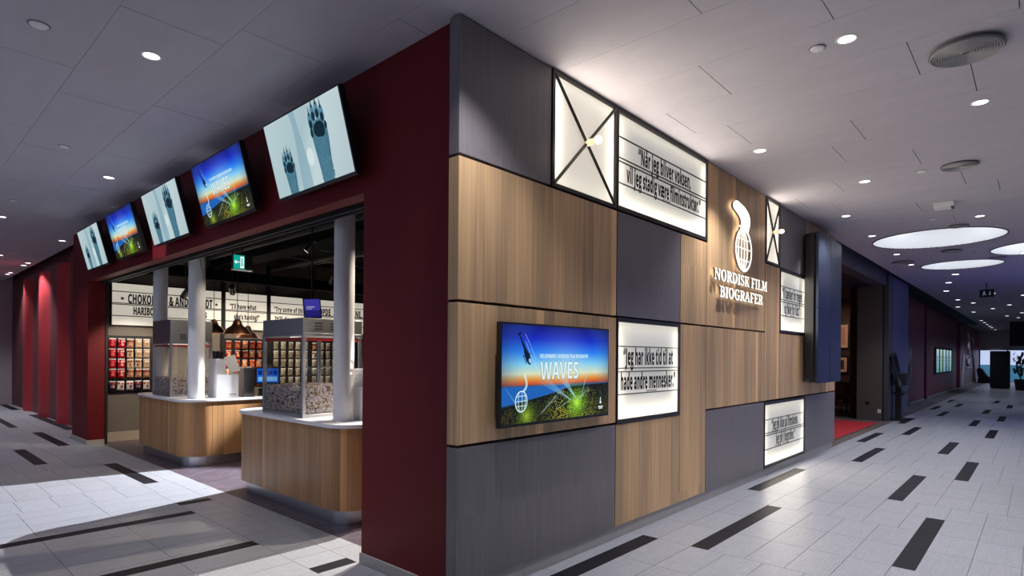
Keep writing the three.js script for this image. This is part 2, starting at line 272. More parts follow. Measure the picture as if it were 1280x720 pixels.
// light boxes with a quotation
const LED = glow(15, 13.5, 10.5), LEDDIM = glow(4, 3.6, 2.8);
const opal = (tex, r, g, b) => new THREE.MeshPhysicalMaterial({ map: tex || null, emissiveMap: tex || null, emissive: lin(r, g, b), color: lin(0.85, 0.85, 0.84), roughness: 1, transmission: 0.6, thickness: 0, specularIntensity: 0.2, clearcoat: 0.3, clearcoatRoughness: 0.04 });
function tray(t, x0, x1, y0, y1, [l, r, b, u]) {                     // white tray with light strips along its edges, behind the opal sheet
  part(t, 'tray', bx(x0, x1, y0, y1, -0.09, -0.075), WHITE); const k = 0.020, w = 0.012, m = (v) => v < 0.9 ? LEDDIM : LED;
  part(t, 'light_strip', bx(x0 + k, x0 + k + w, y0 + 0.05, y1 - 0.05, -0.075, -0.063), m(l)); part(t, 'light_strip', bx(x1 - k - w, x1 - k, y0 + 0.05, y1 - 0.05, -0.075, -0.063), m(r));
  part(t, 'light_strip', bx(x0 + 0.05, x1 - 0.05, y0 + k, y0 + k + w, -0.075, -0.063), m(b)); part(t, 'light_strip', bx(x0 + 0.05, x1 - 0.05, y1 - k - w, y1 - k, -0.075, -0.063), m(u));
}
function quoteTex(w, h, lines, small, left) {
  return canvasTex(1024, Math.round(1024 * h / w), (c, W, Hh) => {
    c.fillStyle = '#f4f4f2'; c.fillRect(0, 0, W, Hh); c.fillStyle = '#0b0a0b'; c.textBaseline = 'alphabetic';
    lines.forEach(([t, yb, hh, x0, x1]) => { c.save(); c.font = `bold ${Math.round(hh * Hh)}px sans-serif`; const m = c.measureText(t).width; const s = (x1 - x0) * W / m; c.translate(x0 * W, yb * Hh); c.scale(s, 1.0); c.lineWidth = hh * Hh * 0.04; c.lineJoin = 'round'; c.strokeStyle = '#0b0a0b'; c.strokeText(t, 0, 0); c.fillText(t, 0, 0); c.restore(); });
    if (small) { c.font = `bold ${Math.round(0.026 * Hh)}px sans-serif`; c.textAlign = 'center'; c.fillText(small[0], small[1] * W, small[2] * Hh); }
  });
}
function lightBox(x0, x1, y0, y1, label, lines, small) {
  const t = thing('quote_light_box', label, 'sign', [(x0 + x1) / 2, y0, 0], 'quotation light boxes in the panelled wall');
  const f = 0.02, fv = 0.038, h = y1 - y0;
  part(t, 'frame', frameXY(x0 + 0.004, x1 - 0.004, y0 + 0.004, y1 - 0.004, f - 0.003, -0.09, 0.008, fv - 0.003), FRAMEBLK);
  const px0 = x0 + f, px1 = x1 - f, py0 = y0 + fv, py1 = y1 - fv, w = px1 - px0, ph = py1 - py0;
  const tex = quoteTex(w, ph, lines, small);
  const g = new THREE.PlaneGeometry(w, ph); g.translate((px0 + px1) / 2, (py0 + py1) / 2, -0.012);
  part(t, 'backlit_panel', g, opal(tex, 0.52, 0.52, 0.51), 'white backlit panel with black condensed lettering');
  tray(t, px0, px1, py0, py1, [1, 1, 1, 0.35]);
  for (const q of [0.25, 0.475, 0.512, 0.745]) part(t, 'letter_rail', bx(px0, px1, py1 - q * ph - 0.004, py1 - q * ph + 0.004, -0.012, -0.002), FRAMEBLK);
  const a = new THREE.RectAreaLight(LIGHTWARM, 3.1, w, ph); a.position.set((x0 + x1) / 2, (y0 + y1) / 2, 0.012); a.lookAt((x0 + x1) / 2, (y0 + y1) / 2, 5); scene.add(a);
}
lightBox(1.702, 3.448, 2.705, 3.549, 'large white quotation light box at the ceiling beside the crossed lamp box', [['“Når jeg bliver voksen,', 0.44, 0.24, 0.20, 0.80], ['vil jeg stadig være filminstruktør.”', 0.70, 0.24, 0.09, 0.93]], ['LARS VON TRIER', 0.5, 0.735]);
lightBox(1.715, 2.85, 0.945, 1.83, 'white quotation light box right beside the television at eye level', [['“Jeg har ikke tid til at', 0.44, 0.235, 0.10, 0.91], ['hade andre mennesker.”', 0.70, 0.235, 0.06, 0.96]], ['AKIRA KUROSAWA', 0.54, 0.735]);
lightBox(5.745, 6.89, 1.84, 2.705, 'white quotation light box on the right part of the wall beside the tall dark screen', [['“Vi tænker for meget', 0.44, 0.235, 0.10, 0.90], ['og føler for lidt.”', 0.70, 0.235, 0.18, 0.80]], ['CHARLIE CHAPLIN', 0.5, 0.735]);
lightBox(5.18, 6.89, 0.10, 0.945, 'white quotation light box low on the wall near the floor', [['“Jeg gik ikke på filmskolen.', 0.44, 0.235, 0.18, 0.84], ['Jeg gik i biografen.”', 0.70, 0.235, 0.28, 0.76]], ['QUENTIN TARANTINO', 0.5, 0.735]);
function crossBox(x0, x1, y0, y1, label) {
  const t = thing('crossed_lamp_box', label, 'wall lamp', [(x0 + x1) / 2, y0, 0], 'crossed lamp boxes in the panelled wall');
  const f = 0.028, cx = (x0 + x1) / 2, cy = (y0 + y1) / 2;
  part(t, 'frame', frameXY(x0 + 0.004, x1 - 0.004, y0 + 0.004, y1 - 0.004, f, -0.09, 0.008), FRAMEBLK);
  const px0 = x0 + f, px1 = x1 - f, py0 = y0 + f, py1 = y1 - f;
  { const g = new THREE.PlaneGeometry(px1 - px0, py1 - py0); g.translate(cx, cy, -0.012); part(t, 'backlit_panel', g, opal(null, 0.60, 0.565, 0.50)); }
  tray(t, px0, px1, py0, py1, [1, 1, 0.35, 0.35]);
  for (const s of [1, -1]) part(t, 'cross_bar', rod([px0 + 0.004, s > 0 ? py1 - 0.004 : py0 + 0.004, 0.004], [px1 - 0.004, s > 0 ? py0 + 0.004 : py1 - 0.004, 0.004], 0.0125, 6), FRAMEBLK);
  const sock = new THREE.CylinderGeometry(0.022, 0.026, 0.065, 16); sock.rotateX(Math.PI / 2); sock.translate(cx, cy, 0.035); part(t, 'lamp_socket', sock, COPPER);
  const bulb = new THREE.SphereGeometry(0.028, 20, 14); bulb.scale(1, 1, 1.25); bulb.translate(cx, cy, 0.105);
  part(t, 'light_bulb', bulb, glow(2.6, 2.0, 1.35));
  const l = new THREE.PointLight(lin(1, 0.78, 0.52), 0.10); l.position.set(cx, cy, 0.105); l.shadow.radius = 1.6; scene.add(l);
  const a = new THREE.RectAreaLight(LIGHTWARM, 4.2, px1 - px0, py1 - py0); a.position.set(cx, cy, 0.012); a.lookAt(cx, cy, 5); scene.add(a);
}
crossBox(0.843, 1.702, 2.705, 3.549, 'square backlit box with black cross and bare bulb near the wall corner');
crossBox(5.18, 5.73, 2.705, 3.549, 'narrow backlit box with black cross and bare bulb right of the bear logo');
// logo: bear on a globe and two lines of raised letters
{
  const t = thing('cinema_logo', 'glowing white bear on globe emblem with raised lettering on wood panel', 'sign', [4.31, 2.15, 0]);
  const M = glow(1.7, 1.6, 1.38, 0.7), ML = glow(0.9, 0.87, 0.8, 0.7), MS = std({ color: lin(0.30, 0.27, 0.22), roughness: 0.6 }), z0 = 0.03, d = 0.022;
  const ext = (s, n, nm = 'emblem') => { const g = new THREE.ExtrudeGeometry(s, { depth: d, bevelEnabled: false, curveSegments: n }); g.translate(0, 0, z0); return part(t, nm, g, [M, MS]); };
  const b = new THREE.Shape(); b.moveTo(4.20, 2.945); b.bezierCurveTo(4.245, 3.00, 4.235, 3.05, 4.215, 3.075); b.bezierCurveTo(4.16, 3.12, 4.06, 3.13, 4.005, 3.165); b.bezierCurveTo(3.985, 3.19, 4.0, 3.225, 4.035, 3.235); b.bezierCurveTo(4.08, 3.262, 4.14, 3.268, 4.20, 3.25);
  b.bezierCurveTo(4.34, 3.235, 4.47, 3.20, 4.51, 3.12); b.bezierCurveTo(4.525, 3.05, 4.485, 3.0, 4.455, 2.95); b.bezierCurveTo(4.38, 2.99, 4.27, 2.985, 4.20, 2.945); ext(b, 10, 'bear');
  // globe: ring, meridians and parallels
  const C = [4.325, 2.735], R = 0.25; const ring = new THREE.Shape(); ring.absarc(C[0], C[1], R, 0, Math.PI * 2); const hole = new THREE.Path(); hole.absarc(C[0], C[1], R - 0.034, 0, Math.PI * 2, true); ring.holes.push(hole); ext(ring, 30, 'globe_ring');
  for (const k of [-0.62, -0.2, 0.2, 0.62]) { const pts = []; for (let i = 0; i <= 16; i++) { const a = -Math.PI / 2 + Math.PI * i / 16; pts.push(new THREE.Vector3(C[0] + k * (R - 0.03) * Math.cos(a), C[1] + (R - 0.03) * Math.sin(a), z0 + d / 2)); }
    part(t, 'globe_meridian', new THREE.TubeGeometry(new THREE.CatmullRomCurve3(pts), 20, 0.008, 6), ML); }
  for (const k of [-0.45, 0.08, 0.5]) { const w = Math.sqrt(1 - k * k) * (R - 0.02); part(t, 'globe_parallel', rod([C[0] - w, C[1] + k * R, z0 + d / 2], [C[0] + w, C[1] + k * R, z0 + d / 2], 0.0075, 6), ML); }
  part(t, 'paw_support', bx(C[0] - 0.1, C[0] + 0.1, C[1] + R - 0.03, C[1] + R + 0.02, z0, z0 + d), M);
  const font = await new FontLoader().loadAsync('fonts/droid/droid_serif_bold.typeface.json');
  const line = (txt, x0, x1, y, h) => {
    const gs = [...txt].map(ch => ch === ' ' ? null : new TextGeometry(ch, { font, size: h, depth: d, curveSegments: 3, bevelEnabled: false }));
    const adv = [...txt].map(ch => font.data.glyphs[ch].ha * h / font.data.resolution); const tot = adv.reduce((a, c) => a + c, 0), s = (x1 - x0) / tot; let x = x0;
    gs.forEach((g, i) => { if (g) { g.scale(s, 1, 1); g.translate(x, y, z0); part(t, 'letter', g, [M, MS]); } x += adv[i] * s; });
  };
  line('NORDISK FILM', 3.515, 5.10, 2.325, 0.118); line('BIOGRAFER', 3.66, 4.945, 2.15, 0.118);
  const a = new THREE.RectAreaLight(LIGHTWARM, 0.5, 1.5, 0.28); a.position.set(4.31, 2.30, 0.065); a.lookAt(4.31, 2.3, 5); scene.add(a);
}
// ---------------------------------------------------------------- screens
const wavesTex = canvasTex(1024, 576, (c, W, Hh) => {
  const s = c.createLinearGradient(0, 0, 0, Hh); s.addColorStop(0, '#020368'); s.addColorStop(0.13, '#0716b8'); s.addColorStop(0.27, '#1a72f0'); s.addColorStop(0.40, '#86d2f2'); s.addColorStop(0.50, '#e8e7b8'); s.addColorStop(0.56, '#f08a20'); s.addColorStop(0.605, '#d8410e'); s.addColorStop(0.63, '#26406e'); s.addColorStop(0.7, '#12324e'); s.addColorStop(1, '#060d10');
  c.fillStyle = s; c.fillRect(0, 0, W, Hh);
  const v = c.createRadialGradient(W * 0.55, Hh * 0.45, 40, W * 0.5, Hh * 0.45, W * 0.62); v.addColorStop(0, 'rgba(255,255,240,0.35)'); v.addColorStop(0.5, 'rgba(120,200,255,0.10)'); v.addColorStop(1, 'rgba(0,0,40,0.75)'); c.fillStyle = v; c.fillRect(0, 0, W, Hh);
  c.fillStyle = '#1d63b8'; c.beginPath(); c.moveTo(0, Hh * 0.63); c.lineTo(W * 0.6, Hh * 0.635); c.lineTo(W * 0.4, Hh * 0.72); c.lineTo(0, Hh * 0.82); c.fill();
  c.fillStyle = '#0a1413'; c.beginPath(); c.moveTo(0, Hh); c.lineTo(0, Hh * 0.84); c.lineTo(W * 0.38, Hh * 0.73); c.lineTo(W * 0.6, Hh * 0.65); c.lineTo(W, Hh * 0.63); c.lineTo(W, Hh); c.fill();
  let q = 5; const R = () => { q = (q * 1103515245 + 12345) % 2147483648; return q / 2147483648; };
  for (let i = 0; i < 9000; i++) { const x = R() * W, y = Hh * (0.64 + 0.36 * Math.sqrt(R())); if (y < Hh * (0.86 - 0.24 * Math.min(1, x / W / 0.7))) continue; const m = Math.hypot((x / W - 0.62) * 1.6, y / Hh - 0.82); const b = Math.max(0.28, 1.15 - m * 1.7); c.fillStyle = `rgba(${200 * b + 30},${210 * b + 20},${60 * b + 10},${0.35 + 0.5 * R()})`; c.fillRect(x, y, 2 + 5 * R(), 2 + 4 * R()); }
  const g = c.createRadialGradient(W * 0.66, Hh * 0.84, 5, W * 0.66, Hh * 0.84, 150); g.addColorStop(0, 'rgba(190,255,80,0.95)'); g.addColorStop(0.4, 'rgba(120,190,30,0.55)'); g.addColorStop(1, 'rgba(60,110,10,0)'); c.fillStyle = g; c.fillRect(W * 0.4, Hh * 0.6, W * 0.5, Hh * 0.4);
  const g2 = c.createRadialGradient(W * 0.2, Hh * 0.93, 5, W * 0.2, Hh * 0.93, 110); g2.addColorStop(0, 'rgba(180,210,50,0.8)'); g2.addColorStop(1, 'rgba(60,110,10,0)'); c.fillStyle = g2; c.fillRect(0, Hh * 0.7, W * 0.45, Hh * 0.3);
  const beam = (x0, y0, x1, y1, w, a) => { c.save(); const k = c.createLinearGradient(x0 * W, y0 * Hh, x1 * W, y1 * Hh); k.addColorStop(0, `rgba(200,245,255,${a})`); k.addColorStop(1, 'rgba(170,230,255,0.05)'); c.fillStyle = k; const dx = (x1 - x0) * W, dy = (y1 - y0) * Hh, l = Math.hypot(dx, dy); c.beginPath(); c.moveTo(x0 * W, y0 * Hh); c.lineTo(x1 * W - dy / l * w, y1 * Hh + dx / l * w); c.lineTo(x1 * W + dy / l * w, y1 * Hh - dx / l * w); c.fill(); c.restore(); };
  beam(0.66, 0.80, 0.50, 0.52, 30, 0.95); beam(0.62, 0.82, 0.32, 0.55, 34, 0.7); beam(0.66, 0.82, 0.80, 0.66, 16, 0.8); beam(0.70, 0.80, 0.77, 0.48, 9, 0.9); beam(0.30, 0.95, 0.56, 0.62, 14, 0.7); beam(0.20, 0.97, 0.02, 0.62, 9, 0.6); beam(0.45, 0.9, 0.66, 0.76, 7, 0.7);
  c.fillStyle = 'rgba(225,250,250,0.95)'; c.save(); c.font = 'bold 34px sans-serif'; c.translate(W * 0.31, Hh * 0.335); c.scale(0.70, 1); c.fillText('VELKOMMEN I NORDISK FILM BIOGRAFER', 0, 0); c.restore();
  c.save(); c.font = 'bold 150px sans-serif'; c.shadowColor = 'rgba(0,70,140,0.9)'; c.shadowBlur = 10; c.translate(W * 0.315, Hh * 0.565); c.scale(0.76, 1); c.fillStyle = '#e2f6f6'; c.fillText('WAVES', 0, 0); c.restore();
  // helicopter, cable and the emblem below it
  c.save(); c.translate(W * 0.19, Hh * 0.27); c.rotate(1.05); c.scale(1.35, 1.35); c.fillStyle = '#0a1830'; c.beginPath(); c.ellipse(24, 2, 40, 15, 0.05, 0, 7); c.fill(); c.beginPath(); c.moveTo(-4, -9); c.lineTo(-84, -4); c.lineTo(-84, 1); c.lineTo(0, 8); c.fill(); c.fillRect(-90, -16, 9, 24); c.fillRect(18, -24, 6, 14); c.fillStyle = '#9fd0ff'; c.beginPath(); c.ellipse(48, -2, 11, 7, 0.2, 0, 7); c.fill(); c.fillStyle = '#0a1830'; c.fillRect(4, 22, 46, 3); c.fillRect(12, 12, 3, 12); c.fillRect(38, 12, 3, 12); c.strokeStyle = 'rgba(230,245,255,0.7)'; c.lineWidth = 2; c.beginPath(); c.ellipse(16, -30, 95, 9, 0, 0.2, 2.2); c.stroke(); c.beginPath(); c.ellipse(16, -30, 95, 9, 0, 3.6, 5.2); c.stroke(); c.restore();
  c.strokeStyle = c.fillStyle = '#d6f6ff'; c.lineWidth = 7; c.beginPath(); c.ellipse(W * 0.155, Hh * 0.78, 48, 60, 0.1, 0, 7); c.stroke(); c.lineWidth = 4; for (const k of [-20, 6, 28]) { c.beginPath(); c.moveTo(W * 0.155 + k, Hh * 0.69); c.quadraticCurveTo(W * 0.155 + k * 1.4, Hh * 0.78, W * 0.155 + k * 0.8, Hh * 0.88); c.stroke(); } for (const k of [-30, 0, 28]) { c.beginPath(); c.moveTo(W * 0.155 - 44, Hh * 0.78 + k); c.lineTo(W * 0.155 + 46, Hh * 0.78 + k - 4); c.stroke(); }
  c.lineWidth = 16; c.globalAlpha = 0.8; c.beginPath(); c.moveTo(W * 0.17, Hh * 0.68); c.bezierCurveTo(W * 0.22, Hh * 0.62, W * 0.19, Hh * 0.56, W * 0.18, Hh * 0.50); c.stroke(); c.globalAlpha = 1;
  c.fillStyle = '#e6f6fa'; c.beginPath(); c.arc(W * 0.915, Hh * 0.86, 10, 0, 7); c.fill(); c.fillRect(W * 0.91, Hh * 0.80, 8, 28); c.fillRect(W * 0.888, Hh * 0.905, 56, 8); c.fillRect(W * 0.895, Hh * 0.925, 42, 7);
});
const pawTex = canvasTex(1024, 576, (c, W, Hh) => {
  const s = c.createLinearGradient(0, 0, W, Hh); s.addColorStop(0, '#bcd0d4'); s.addColorStop(0.45, '#a9c3ca'); s.addColorStop(0.62, '#c3d6da'); s.addColorStop(1, '#b3c7cc'); c.fillStyle = s; c.fillRect(0, 0, W, Hh);
  c.fillStyle = 'rgba(120,160,176,0.55)'; c.beginPath(); c.moveTo(W * 0.36, 0); c.bezierCurveTo(W * 0.42, Hh * 0.2, W * 0.37, Hh * 0.5, W * 0.36, Hh); c.lineTo(W * 0.50, Hh); c.bezierCurveTo(W * 0.50, Hh * 0.5, W * 0.45, Hh * 0.3, W * 0.44, 0); c.fill();
  c.fillStyle = 'rgba(215,232,230,0.9)'; c.beginPath(); c.ellipse(W * 0.535, Hh * 0.63, 45, 66, 0, 0, 7); c.fill();
  let q = 9; const R = () => { q = (q * 1103515245 + 12345) % 2147483648; return q / 2147483648; };
  const paw = (cx, cy, k, l) => { c.save(); c.translate(cx * W, cy * Hh); c.scale(k, k * 1.05); c.fillStyle = '#47788c'; c.beginPath(); c.moveTo(-88, -10); c.bezierCurveTo(-95, 90, -70, 140, -62, l); c.lineTo(62, l); c.bezierCurveTo(66, 160, 108, 80, 92, -20); c.bezierCurveTo(92, -90, -88, -90, -88, -10); c.fill();
    for (const [x, y] of [[-78, -70], [-34, -112], [16, -118], [64, -84]]) { c.fillStyle = '#55869a'; c.beginPath(); c.ellipse(x, y, 25, 62, 0, 0, 7); c.fill(); c.fillStyle = '#0f2c3c'; c.beginPath(); c.ellipse(x, y + 14, 19, 29, 0, 0, 7); c.fill(); c.beginPath(); c.moveTo(x - 9, y - 42); c.lineTo(x + 9, y - 42); c.lineTo(x + 2, y - 108); c.fill(); }
    c.fillStyle = '#0f2c3c'; c.beginPath(); c.ellipse(-86, -2, 16, 30, 0, 0, 7); c.fill(); c.beginPath(); c.ellipse(86, -14, 14, 26, 0, 0, 7); c.fill();
    c.fillStyle = '#0b2433'; c.beginPath(); c.moveTo(-60, -20); c.bezierCurveTo(-40, -70, 50, -70, 66, -20); c.bezierCurveTo(76, 30, 50, 54, 20, 44); c.bezierCurveTo(-20, 40, -66, 30, -60, -20); c.fill();
    for (let i = 0; i < 260; i++) { const y = 60 + R() * (l - 60); c.fillStyle = R() < 0.5 ? 'rgba(20,55,72,0.35)' : 'rgba(170,205,215,0.35)'; c.fillRect(-64 + 130 * R(), y, 5, 5); }
    for (let i = 0; i < 60; i++) { const y = 20 + R() * (l - 20); c.fillStyle = '#2c5a6e'; c.fillRect((R() < 0.3 ? -74 : 62) + 10 * R(), y, 8, 8); } c.restore(); };
  paw(0.235, 0.665, 0.78, 300); paw(0.70, 0.37, 1.06, 400);
});
const screenMat = (t, k) => phys({ color: lin(0.004, 0.004, 0.004), emissive: lin(k, k, k), emissiveMap: t, roughness: 0.35, specularIntensity: 0.3 });
const WAVES = screenMat(wavesTex, 0.95), PAWS = screenMat(pawTex, 0.95);
function television(name, w, h, tex, label, group, pos, turnY, tiltX) {
  const t = thing(name, label, 'television', pos, group); const d = tiltX ? 0.05 : 0.034;
  const P = (n, g, m) => { const o = new THREE.Mesh(g, m); o.name = n; t.add(o); };
  P('housing', uvw(new RoundedBoxGeometry(w, h, d, 1, 0.004)), BLACKSATIN);
  const s = new THREE.PlaneGeometry(w - 0.028, h - 0.034); s.translate(0, 0.003, d / 2 + 0.0015); P('screen', s, tex);
  const br = bx(-0.2, 0.2, -0.15, 0.15, -d / 2 - (tiltX ? 0.07 : 0.03), -d / 2); P('mount', br, BLACK);
  t.rotation.set(tiltX, turnY, 0, 'YXZ'); return t;
}
[['nearest slanted television above the shop opening, showing two paws', PAWS, -1.545], ['slanted television above the opening, showing a blue sunset, next to the nearest', WAVES, -3.13], ['middle slanted television above the opening, showing two paws', PAWS, -4.70], ['slanted television above the opening, showing a blue sunset, fourth from the corner', WAVES, -6.25], ['farthest slanted television above the opening, showing two paws', PAWS, -7.82]].forEach(([label, tex, z]) => {
  television('slanted_television', 1.135, 0.60, tex, label, 'slanted televisions above the shop opening', [-0.16, 3.065, z], -Math.PI / 2, 0.254);
});
television('wall_television', 1.235, 0.672, WAVES, 'flat television with blue sunset picture mounted on the wood panel', undefined, [0.860, 1.382, 0.066], 0, 0);
// ---------------------------------------------------------------- downlights and other ceiling fittings
const TRIM = std({ color: lin(0.75, 0.75, 0.76), roughness: 0.5 }), LENS = glow(4, 4.1, 4.3);
function downlight(x, z, label, group, on = 1, r = 0.055, ang = 0.88, col = LC) {
  const t = thing('downlight', label, 'downlight', [x, H, z], group);
  part(t, 'trim', lathe([[r - 0.004, 0.012], [r - 0.004, -0.003], [r + 0.008, -0.003], [r + 0.010, 0.0], [r + 0.010, 0.012]], x, H, z, 24), TRIM);
  part(t, 'lens', cyl(x, H - 0.001, z, r - 0.004, 0.004, r - 0.004, 24), LENS);
  if (on > 0) { const s = new THREE.SpotLight(col, DOWN * on, 0, ang, 0.45); s.position.set(x, H - 0.012, z); s.target.position.set(x, 0, z); s.shadow.radius = 1.6; s.castShadow = true; scene.add(s, s.target); }
}
const gl = 'downlights over the left hall', gr = 'downlights over the right hall', gf = 'small downlights far down the corridor';
downlight(-1.097, -1.98, 'recessed downlight nearest the camera over the left hall', gl, 0.6);
downlight(-0.52, -5.505, 'recessed downlight in front of the middle slanted television', gl, 0.6);
downlight(-1.05, -9.09, 'recessed downlight at the left picture edge over the hall', gl, 0.6);
downlight(-0.02, -10.72, 'recessed downlight just behind the farthest slanted television', gl, 0.9);
downlight(-0.54, -13.73, 'recessed downlight at the left edge before the grey end wall', gl, 0.6);
[-14.63, -15.18, -17.09, -17.54].forEach((z, i) => downlight(0.05, z, `tiny downlight, ${['nearest', 'second nearest', 'second farthest', 'farthest'][i]} in the row beside the far red wall`, 'tiny downlights beside the far red wall', 0.75));
downlight(1.805, 1.64, 'recessed downlight nearest the camera over the right hall', gr, 1.1);
downlight(3.536, 2.205, 'recessed downlight below the large round ceiling diffuser', gr, 1.1);
downlight(3.512, 0.507, 'recessed downlight right above the bear logo', gr, 1.1);
downlight(5.325, 1.057, 'recessed downlight between the bear logo and the smaller diffuser', gr, 1.1);
downlight(7.014, 0.494, 'recessed downlight in front of the tall dark screen', gr, 1.1);
downlight(8.227, 1.923, 'recessed downlight right of the largest light well', gr, 1.1);
downlight(8.82, 0.482, 'recessed downlight left of the largest light well', gr, 1.1);
downlight(11.09, 0.48, 'recessed downlight below the largest light well', gr, 1.1);
downlight(12.77, 0.486, 'recessed downlight beside the dark round ceiling vent over the carpet entrance', gr);
for (const [x, z] of [[12.4, 2.35], [15.13, 1.05], [16.9, 0.75], [19.2, 0.48], [22.6, 0.47], [24.3, 0.77], [26.0, 0.19], [20.8, 1.47], [22.0, 2.17], [29.4, 0.44], [27.7, 1.16], [26.0, 1.71], [33, 1.42], [31, 1.97], [34.7, 1.77]]) downlight(x, z, 'small round downlight in the dim ceiling far down the corridor', gf, 0.42, 0.075, 0.6, lin(0.72, 0.78, 1.0));
[36.5, 38.7, 41.1, 43.5, 45.6].forEach((x, i) => downlight(x, 0.285, `tiny downlight, ${['nearest', 'second nearest', 'middle', 'second farthest', 'farthest'][i]} in the close row at the corridor end`, 'row of tiny downlights at the corridor end', 0.5, 0.085, 0.78, lin(0.72, 0.78, 1.0)));
{ // unseen blue glowing screen, added to tint the ceiling and dark glossy surfaces
  const t = thing('added_blue_screen', 'large added blue glowing panel, unseen, that tints the corridor', 'screen', [15.5, 0, 5.6]); part(t, 'housing', bx(13.4, 17.6, 0.4, 3.1, 5.6, 5.75, 0.02), BLACKSATIN); part(t, 'stand', bx(14.6, 16.4, 0, 0.4, 5.55, 5.8, 0.02), BLACKSATIN);
  part(t, 'screen', bx(13.5, 17.5, 0.5, 3.0, 5.594, 5.6), glow(0.06, 0.07, 0.30, 0.02)); const a = new THREE.RectAreaLight(lin(0.24, 0.26, 1.0), 1.5, 4, 2.5); a.position.set(15.5, 1.75, 5.58); a.lookAt(15.5, 1.75, 0); scene.add(a); }
downlight(48.9, 0.285, 'tiny downlight next to the wall at the corridor end', undefined, 0.9, 0.085, 0.78, lin(0.72, 0.78, 1.0));
// lamps behind and beside the camera, outside the picture
for (const [x, z, k] of [[-0.12, 0.5, 1], [0.5, 3.6, 0.8], [-3.4, -4.6, 0.35], [-3.4, -9, 0.35], [4.6, 4.4, 0.8], [9.5, 4.6, 0.8]]) downlight(x, z, 'recessed downlight of the hall ceiling outside the picture', 'downlights outside the picture', k);
function disc(x, z, r, label, group) { const t = thing('ceiling_detector', label, 'detector', [x, H, z], group); part(t, 'cover', lathe([[0, -0.012], [r * 0.8, -0.012], [r, -0.004], [r, 0.004]], x, H, z, 24), TRIM); part(t, 'rim', lathe([[r, 0.004], [r, -0.003], [r + 0.006, -0.003], [r + 0.006, 0.004]], x, H, z, 24), DARKGREY); }
disc(-1.69, -2.08, 0.052, 'small round ceiling cover at the top left of the picture'); disc(-1.10, -4.62, 0.045, 'small round ceiling cover between two left hall downlights'); disc(1.80, 1.47, 0.045, 'small round ceiling cover beside the nearest right downlight'); disc(5.29, 1.6, 0.045, 'small round ceiling cover left of the smaller diffuser'); disc(-1.09, -7.7, 0.05, 'small round ceiling cover at the left picture edge');
disc(8.0, 1.4, 0.05, 'small round ceiling cover just before the largest light well');
function diffuser(x, z, r, label, mat, drop = 0.035) {
  const t = thing('ceiling_diffuser', label, 'air vent', [x, H, z], 'round ceiling vents');
  part(t, 'dish', lathe([[0, -drop + 0.002], [r * 0.96, -drop + 0.002], [r, -drop + 0.006], [r * 0.98, -drop + 0.014], [r * 0.7, 0.0]], x, H, z, 48), mat);
  for (let k = 1; k <= 12; k++) { const q = r * (0.06 + 0.072 * k); part(t, 'ring', lathe([[q, -drop + 0.002], [q, -drop - 0.005], [q + r * 0.018, -drop - 0.005], [q + r * 0.018, -drop + 0.002]], x, H, z, 48), VENTRING); }
}
const VENTRING = std({ color: lin(0.44, 0.44, 0.45), roughness: 0.5 }), VENT = std({ color: lin(0.17, 0.17, 0.175), roughness: 0.6 });
diffuser(2.43, 2.2, 0.205, 'large round ringed ceiling diffuser at the top right', VENT); diffuser(5.30, 1.93, 0.165, 'smaller round dark diffuser farther along the right ceiling', VENT, 0.02); diffuser(12.2, 0.42, 0.2, 'round dark ceiling vent over the carpet entrance', VENT, 0.02);
diffuser(11.2, 1.33, 0.16, 'small dark round vent between the two nearer light wells', VENT, 0.03); diffuser(8.75, 1.64, 0.13, 'small round vent at the near rim of the largest light well', VENT, 0.02);
{ const t = thing('detector_box', 'small white box on the ceiling before the largest light well', 'detector', [7.0, H, 1.63]); part(t, 'housing', bx(6.95, 7.15, H - 0.07, H, 1.52, 1.74, 0.006), WHITE); part(t, 'grille', bx(6.955, 7.145, H - 0.073, H - 0.068, 1.70, 1.735), DARKGREY); }
{ const t = thing('hanging_exit_sign', 'dark hanging exit sign in the corridor ceiling with white arrow', 'sign', [17.5, 3.0, 1.53]);
  part(t, 'plate', bx(17.47, 17.53, 3.16, 3.37, 1.36, 1.66, 0.004), BLACKSATIN); part(t, 'hanger', rod([17.5, 3.37, 1.5], [17.5, H, 1.5], 0.012), BLACK);
  const g = new THREE.PlaneGeometry(0.28, 0.18); g.rotateY(-Math.PI / 2); g.translate(17.468, 3.265, 1.51); part(t, 'sign_face', g, screenMat(canvasTex(256, 154, (c, W, h) => { c.fillStyle = '#05080c'; c.fillRect(0, 0, W, h); c.fillStyle = '#7f93a8'; c.beginPath(); c.arc(78, 40, 14, 0, 7); c.fill(); c.fillRect(62, 56, 34, 44); c.fillRect(50, 96, 16, 30); c.fillRect(94, 96, 20, 20); c.fillRect(180, 36, 14, 60); c.beginPath(); c.moveTo(160, 88); c.lineTo(214, 88); c.lineTo(187, 122); c.fill(); }), 0.5)); }
// ---------------------------------------------------------------- shop: end wall, signs, candy racks
{
  const s = structure('wall_shop_end');
  const p = (n, g, m) => { const o = new THREE.Mesh(uvw(g), m); o.name = n; s.add(o); };
  p('wall_panel', bx(0.24, 6.6, 0.16, 3.5, -9.4, -9.1), SHOPWALL);
  p('baseboard', bx(0.28, 6.6, 0.0, 0.16, -9.4, -9.085), std({ color: lin(0.42, 0.36, 0.29), roughness: 0.4 }));
  for (const x of [2.165, 3.05, 4.02]) p('post', bx(x - 0.026, x + 0.026, 0.16, 3.3, -9.1, -9.03), BLACK);
}
const signFont = (c, t, x, y, h, w, align = 'left') => { c.save(); c.font = `bold ${h}px sans-serif`; const m = c.measureText(t).width; c.translate(x, y); c.scale(w / m, 1); c.lineWidth = h * 0.04; c.strokeStyle = '#100e0e'; c.strokeText(t, 0, 0); c.fillText(t, 0, 0); c.restore(); };
